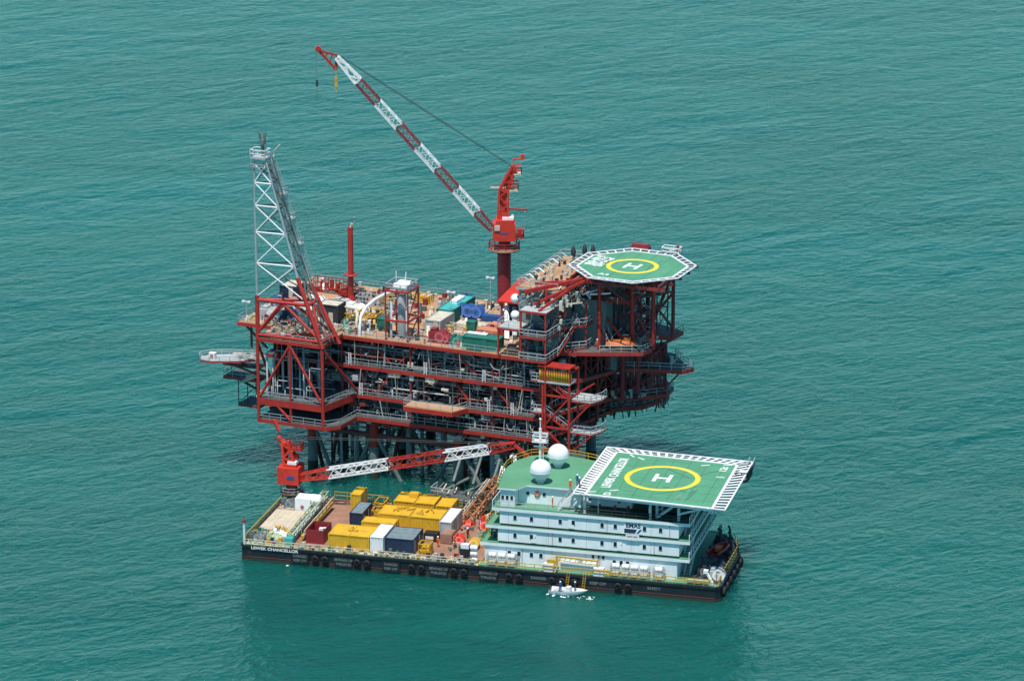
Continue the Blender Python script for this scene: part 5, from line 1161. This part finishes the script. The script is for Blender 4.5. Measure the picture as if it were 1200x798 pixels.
m = MB(); lattice(m, (0,0,1.1), (.2,18.6,2.0), 1.0, 1.0, 16, .14, .09); m.build('truss', PGREEN, t)
m = MB(); m.beam((0,0,.75),(.2,18.6,1.6), .8, .1); m.build('walkway', LGREY, t)
m = MB(); m.prism([(-.6,-.9),(.7,-.9),(.6,.9),(-.5,.9)], .2, 1.2); m.build('cover', TEAL, t)
for y in (4, 10, 16): m = MB(); m.beam((-.5,y,0),(-.5,y,1.1), .16); m.beam((.6,y,0),(.6,y,1.1), .16); m.build('trestle', CREAM, t)
t = thing('boom_rest', 'brown timber and yellow walkway beam lying beside the stowed gangway', 'walkway', BF, 8.9, 4.0, 2.47); m = MB(); m.beam((0,0,.6),(.1,15.5,1.0), .5, .5); m.build('beam', YELD, t); m = MB(); m.rail([(.3,0,.8),(.4,15.4,1.2)], .9, 2, .06); m.build('handrail', CREAM, t)
# gangway to the platform
t = thing('access_gangway', 'orange brown lattice gangway from the barge deck up to the platform landing', 'gangway', BF, 32.4, 17.8, 2.47)
m = MB(); lattice(m, (0,0,.9), (1.5,13.0,3.1), 1.5, 1.5, 12, .2, .13); m.build('truss', RUSTO, t)
m = MB(); m.beam((0,0,.35),(1.5,13,2.55), 1.1, .1); m.build('walkway', WOOD, t)
m = MB(); m.beam((-.9,0,.3),(.9,0,.3), .5); m.cyl((-.4,-.5,.4), .5, .9, 12, 0, 'x'); m.build('pivot', ORED, t)
m = MB(); lattice(m, (-1.4,1.5,1.4), (-.1,12.6,3.2), .5, .5, 10, .1, .07); m.build('side_truss', CREAM, t)
# life raft canisters
n_ = 0
def raft(u, v, z, lab):
    t = thing('life_raft_canister', lab, 'life raft', BF, u, v, z, 0, 'white life raft canisters along the barge front')
    m = MB(); m.vessel((-.62,0,.45), .42, 1.24, 'x', 12); m.build('canister', GRP, t)
    m = MB(); m.box(-.45,-.35,-.4,.4,0,.12); m.box(.35,.45,-.4,.4,0,.12); m.build('cradle', YELD, t)
    m = MB(); m.ring((0,0,0), .41, .44, -.04, .04, 12); o = m.build('strap', LGREY, t); o.rotation_euler = (0,R(90),0); o.location = (0,0,.45)
names = {0: 'lower', 1: 'upper'}
L1 = [(60.2,'first'),(61.7,'second'),(63.1,'third'),(64.6,'fourth'),(66.9,'rightmost')]
for (u, od) in L1:
    for k in (0, 1): raft(u, .95, 2.75+k*.98, '%s row white life raft canister, %s in the rack right of the white box' % (names[k], od))
for (u, od) in ((40.6,'leftmost'),(42.1,'middle'),(43.6,'right')):
    for k in (0, 1): raft(u, .95, 2.75+k*.98, '%s row white life raft canister, %s at the accommodation front left corner' % (names[k], od))
for k in range(3): raft(37.6, 1.2, 2.6+k*.95, '%s white canister in the stack of three left of the accommodation block' % ('bottom','middle','topmost')[k])
for (a, b) in ((59.4,65.4),(66.1,67.8),(39.8,44.4)):
    m = MB()
    for y in (.6, 1.3): m.beam((a,y,2.72),(b,y,2.72), .1); m.beam((a,y,3.68),(b,y,3.68), .1)
    for x in (a, b):
        for y in (.6, 1.3): m.beam((x,y,2.47),(x,y,4.3), .1)
        for z in (2.72, 3.68): m.beam((x,.6,z),(x,1.3,z), .1)
    m.build('raft_rack', LGREY, ba)
# boat landing frame at the front
t = thing('boarding_frame', 'yellow boarding frame with ladders hanging over the barge front below the accommodation block', 'boarding frame', BF, 50.4, .3, 2.47)
m = MB()
for x in (.6, 7.0): m.beam((x,.3,0),(x,.3,2.6), .18)
m.beam((.4,.3,2.5),(7.2,.3,2.3), .22); m.beam((.4,.3,1.9),(7.2,.3,1.7), .1)
for k in range(8): m.beam((.8+k*.85,.3,1.8),(1.2+k*.85,.3,2.4), .09)
m.beam((.4,.3,2.5),(.4,.3,1.9), .1); m.box(-1.0,.6,.1,.8,1.2,1.9); m.beam((7,.3,1.0),(9.4,.3,.6), .26); m.build('frame', YELD, t)
for x in (2.4, 5.0):
    m = MB()
    for d_ in (0, .4): m.beam((x+d_,-.4,.6),(x-.3+d_,-.55,-2.3), .07)
    for k in range(7): m.beam((x-.04*k,-.42-.02*k,.3-.38*k),(x+.4-.04*k,-.42-.02*k,.3-.38*k), .06)
    m.build('rope_ladder', YELD, t)
m = MB(); m.box(1.0,6.6,.9,1.5,0,1.5); m.build('locker', SHIPW, t)
for i, (u, lab) in enumerate(((49.7,'white davit box at the left of the yellow boarding frame'),(57.6,'white davit box at the right of the yellow boarding frame'))):
    t = thing('davit_box', lab, 'davit box', BF, u, .5, 2.47); m = MB(); m.box(-.8,.8,-.3,.5,0,1.3); m.build('box', WHITE, t)
    m = MB(); m.beam((-1.4,-.5,0),(-.7,-.4,1.2), .12); m.beam((1.0,-.4,0),(1.5,-.4,1.2), .14); m.build('arm', (CREAM, YELD)[i], t)
# white wash on the water
q = random.Random(2)
def foam(label, u0, u1, v0, v1, n, name='foam_patch'):
    m = MB()
    for k in range(n):
        u = q.uniform(u0,u1); f_ = (u-u0)/(u1-u0); v = v0+(v1-v0)*q.random()*(1-.5*f_); r = q.uniform(.06,.3)*(1-.4*f_)
        m.lathe([(.001,.05),(r*.6,.045),(r,.015)], (u,v,0), 6)
    o = m.build(name, FOAM, None, BF.at(0,0,0.01), BF.t); tag(o, label, 'foam', kind='stuff')
foam('thin white wash on the sea round the small white boat', 50.2, 57.6, -3.6, -1.0, 60)
foam('small white foam splash at the barge side near its left end', 7.5, 8.1, -1.0, -.5, 5)
t = thing('small_boat', 'small open white boat with crew lying alongside the barge below the boarding frame', 'boat', BF, 53.6, -2.3, 0.0, R(-3))
m = MB(); st = []; n = 10; L_ = 6.0
for i in range(11):
    f = i/10; x = -L_/2+L_*f; k = (1-max(0,(f-.45)/.55)**2.2); k = max(.03, k); st.append([(x, 1.05*k*math.cos(PI+PI*j/n), .75-.95*k*math.sin(PI*j/n)**.8+.35*f*f) for j in range(n+1)])
vv = [p for s_ in st for p in s_]; m.add(vv, [(i*(n+1)+j, i*(n+1)+j+1, (i+1)*(n+1)+j+1, (i+1)*(n+1)+j) for i in range(10) for j in range(n)], 0, True); m.add(st[0], [tuple(range(n+1))]); m.build('hull', GRP, t)
m = MB(); m.add([(p[0][0], p[0][1], p[0][2]+.02) for p in st]+[(p[-1][0], p[-1][1], p[-1][2]+.02) for p in st], []) ; m.box(-2.6,1.2,-.75,.75,.35,.42)
for x in (-1.9,-.5,.8): m.box(x,x+.35,-.85,.85,.42,.72)
m.build('thwarts', LGREY, t)
m = MB(); m.prism([(1.3,-.7),(2.6,-.2),(2.6,.2),(1.3,.7)], .85, 1.0); m.build('foredeck', GRP, t)
m = MB(); m.box(-.4,.3,-.35,.35,.42,1.35); m.build('console', WHITE, t)
m = MB(); m.box(-3.25,-2.95,-.2,.2,.2,1.2); m.build('outboard_motor', DARK, t)
# tyre fenders along the hull
for i in range(30):
    u = 12.3+i*1.62+(i//3)*.35
    if u > 75: break
    if any(abs(u-c) < 2.1 for c in (9.8,16.9,24.6,32.3,40.3,48.2,57.6,66.4)): continue
    m = MB(); m.lathe([(.28,-.14),(.52,-.16),(.6,0),(.52,.16),(.28,.14),(.28,-.14)], (0,0,0), 14, 0, 'y')
    tag(m.build('tyre_fender', BLACK, None, BF.at(u,-.4,1.35), BF.t), 'black tyre fender hanging on the dark barge hull between the name boards', 'tyre fender', 'tyre fenders along the barge hull')
for i in range(6):
    m = MB(); m.lathe([(.3,-.25),(.7,-.28),(.85,0),(.7,.28),(.3,.25),(.3,-.25)], (0,0,0), 14, 0, 'x')
    tag(m.build('tyre_fender', BLACK, None, BF.at(77.0,2+i*2.6,1.2), BF.t), 'big black tyre fender hanging on the right end of the barge', 'tyre fender', 'big tyre fenders on the barge end')
# stern gear: rescue boat, winches, frames
t = thing('rescue_boat', 'small red rescue boat stowed on the dark right end of the barge', 'rescue boat', BF, 74.2, 11.6, 3.6, R(75))
m = MB(); st = []; n = 8; L_ = 5.0
for i in range(9):
    x = -L_/2+L_*i/8; k = min(1, (1.02-(i/8)**3)); st.append([(x, .95*k*math.cos(PI+PI*j/n), .8-.8*k*math.sin(PI*j/n)+.25*(i/8)**2) for j in range(n+1)])
vv = [p for s_ in st for p in s_]; m.add(vv, [(i*(n+1)+j, i*(n+1)+j+1, (i+1)*(n+1)+j+1, (i+1)*(n+1)+j) for i in range(8) for j in range(n)], 0, True); m.add(st[0], [tuple(range(n+1))]); m.build('hull', BURG, t)
m = MB(); m.tube([(-2.4,-.95,.85),(0,-1,.9),(1.6,-.8,1.0),(2.5,0,1.1),(1.6,.8,1.0),(0,1,.9),(-2.4,.95,.85)], .2, 8); m.build('tube', RED, t)
m = MB(); m.box(-.8,.4,-.4,.4,.6,1.3); m.build('console', LORANGE, t)
t = thing('boat_davit', 'dark davit arching over the small red rescue boat', 'davit', BF, 73.6, 15.5, 2.47); m = MB(); m.tube([(0,0,0),(0,0,3.5),(.2,-1,4.6),(.3,-3,4.8)], .25, 8); m.tube([(1.4,.5,0),(1.4,.5,3.6),(1.4,-.6,4.6)], .2, 8); m.build('arm', DARK, t)
for i, (u, v, mt, lab) in enumerate(((72.2,3.6,DARK,'black stern winch nearest the front right corner of the barge'),(72.0,7.4,MID,'grey stern winch beside the accommodation stairs'),(74.0,5.6,DARK,'black stern winch in front of the red rescue boat'),(72.2,17.0,DARK,'black stern winch behind the red rescue boat'),(74.4,2.2,LGREY,'light grey stern winch by the front right rail'))):
    machine('stern_winch', lab, 'winch', BF, u, v, 2.47, 2.3, 2.6, 2.0, mt, DARK if i != 4 else MID, 0, 'winches on the right end of the barge', 90+i)
m = MB(); m.cyl((0,0,0), .55, 1.5, 12); m.cyl((0,0,1.4), .35, .3, 12); single(m, 'drum', LGREY, 'light grey upright drum beside the red helmeted gear at the right end', 'drum', BF, 73.4, 4.4, 2.47)
m = MB(); m.beam((0,0,0),(-1.1,.5,1.7), .3); m.box(-1.6,-.9,.2,.9,1.6,2.1); single(m, 'white_fairlead_arm', WHITE, 'white slanted arm at the front right corner of the barge', 'arm', BF, 75.4, 1.0, 2.47)
m = MB(); m.beam((0,0,.5),(3.4,0,.5), .3, .5); m.box(0,3.2,.3,1.2,0,.4); single(m, 'yellow_chock', PGREEN, 'pale green mooring chock along the front right rail', 'chock', BF, 71.4, .5, 2.47)
for i in range(4):
    m = MB(); m.beam((0,0,0),(.8,0,-3.0), .3); m.beam((0,0,0),(-.6,0,.8), .25); single(m, 'pile_guard', BLACK, 'black slanted guard beam at the far right corner of the barge', 'guard beam', BF, 76.3-i*.6, 15.6+i*1.5, 3.4, 0, 'slanted guard beams at the barge corner')
# small loose gear on the barge deck, too fine to count
q = random.Random(55)
for mt, n in ((CREAM, 70), (DARK, 110), (YELD, 50), (LGREY, 50), (ORED, 16), (PGREEN, 24), (DGREEN, 30), (MID, 60)):
    m = MB()
    for k in range(n):
        z = q.random()
        if z < .4: u, v = q.uniform(.6,6.5), q.uniform(.8,6)
        elif z < .55: u, v = q.uniform(.6,7), q.uniform(16.5,23.5)
        elif z < .8: u, v = q.uniform(9.5,38), q.uniform(.4,1.4)
        else: u, v = q.uniform(31.5,38.5), q.uniform(3,22)
        a = q.uniform(.12,.42)
        if q.random() < .6: m.box(u,u+a*1.4,v,v+a,2.47,2.47+a*q.uniform(.8,3))
        else: m.beam((u,v,2.6),(u+q.uniform(-1,1.4),v+q.uniform(-.3,1),2.7), a*.4)
    tag(m.build('deck_gear', mt, ba), kind='stuff')
for k in range(5):
    m = MB()
    for j in range(14):
        u = 40.2+q.uniform(-1.2,1.0); v = q.uniform(3,20); z = (6.0, 8.9, 2.47)[j % 3]; a = q.uniform(.2,.5); m.box(u,u+a,v,v+a,z,z+a*q.uniform(.8,3))
    tag(m.build('deck_gear', (CREAM, YELD, DGREEN, WHITE, DARK)[k], ba), kind='stuff')
for k in range(3):
    m = MB()
    for j in range(22):
        u = q.uniform(71.7,75.6); v = q.uniform(1.2,19); a = q.uniform(.2,.6); m.box(u,u+a,v,v+a,2.5,2.5+a*q.uniform(.8,3))
    tag(m.build('deck_gear', (DARK, MID, NAVY)[k], ba), kind='stuff')
# ---- people
def person_mesh():
    me = bpy.data.meshes.new('person')
    V = [(0,0,.95),(0,0,1.15),(0,0,1.42),(0,0,1.52),(0,-.01,1.66),(.1,0,.9),(.11,-.02,.5),(.11,0,.08),(.11,-.13,.03),(-.1,0,.9),(-.11,-.02,.5),(-.11,0,.08),(-.11,-.13,.03),(.19,0,1.4),(.26,.02,1.13),(.27,-.09,.88),(-.19,0,1.4),(-.26,.02,1.13),(-.27,-.09,.88)]
    Ed = [(0,1),(1,2),(2,3),(3,4),(0,5),(5,6),(6,7),(7,8),(0,9),(9,10),(10,11),(11,12),(2,13),(13,14),(14,15),(2,16),(16,17),(17,18)]
    Rd = [.15,.14,.16,.06,.105,.1,.075,.055,.045,.1,.075,.055,.045,.075,.055,.04,.075,.055,.04]
    me.from_pydata(V, Ed, []); o = bpy.data.objects.new('person', me); C.objects.link(o)
    o.modifiers.new('skin', 'SKIN'); sv = me.skin_vertices[0].data
    for i, r in enumerate(Rd): sv[i].radius = (r, r); sv[i].use_root = (i == 0)
    s_ = o.modifiers.new('sub', 'SUBSURF'); s_.levels = 1
    dg = bpy.context.evaluated_depsgraph_get(); dg.update(); m2 = bpy.data.meshes.new_from_object(o.evaluated_get(dg)); bpy.data.objects.remove(o)
    m2.materials.clear()
    for x in (ORANGE, SKIN, BLACK): m2.materials.append(x)
    for p in m2.polygons:
        c = p.center; p.material_index = 1 if c.z > 1.5 or (abs(c.x) > .22 and c.z < .92) else (2 if c.z < .14 else 0); p.use_smooth = True
    return m2
pm = person_mesh(); pm2 = pm.copy(); pm2.materials[0] = BLUE; pm3 = pm.copy(); pm3.materials[0] = BURG; pm4 = pm.copy(); pm4.materials[0] = NAVY
hm = MB(); hm.lathe([(.16,1.68),(.135,1.7),(.13,1.76),(.09,1.82),(.001,1.84)], (0,-.01,0), 12)
hmat = hm.build('helmet', WHITE); hmesh = hmat.data; bpy.data.objects.remove(hmat)
for i, (F, u, v, z, mesh, lab) in enumerate(((BF,52.3,-2.6,.42,pm2,'person in blue coveralls standing at the back of the small white boat'),(BF,54.5,-2.2,.42,pm4,'person in dark coveralls standing at the front of the small white boat'),(BF,30.3,6.6,2.47,pm,'person in orange coveralls standing in front of the brown crate'),(BF,33.8,11.6,2.47,pm3,'person in dark red coveralls standing on the deck left of the accommodation'),
        (BF,36.4,16.2,2.47,pm,'person in orange coveralls beside the orange red winch'),(BF,52.4,3.2,14.95,pm,'person in orange coveralls at the top of the helideck stair'),(BF,49.5,3.6,11.85,pm,'person in orange coveralls below the white stair to the helideck'),
        (BF,53.0,5.4,15.1,pm2,'person in blue coveralls on the left edge of the barge helideck'),(BF,57.2,2.6,11.85,pm3,'person in dark red coveralls left of two others under the helideck'),(BF,59.6,2.7,11.85,pm3,'person in dark red coveralls between two others under the helideck'),(BF,61.6,2.9,11.85,pm3,'person in dark red coveralls right of two others under the helideck'),
        (BF,53.6,4.2,15.1,pm3,'person in dark red coveralls beside the one in blue at the barge helideck edge'),(PF,35.0,-.4,29.2,pm2,'person in blue coveralls on the quarters walkway'),(PF,42.6,9.0,25.0,pm,'person in orange coveralls on the landing below the platform helideck'))):
    o = bpy.data.objects.new('person', mesh); C.objects.link(o); o.location = F.at(u,v,z); o.rotation_euler = (0,0,i*1.3); tag(o, lab, 'person')
    h = bpy.data.objects.new('helmet', hmesh); C.objects.link(h); h.parent = o
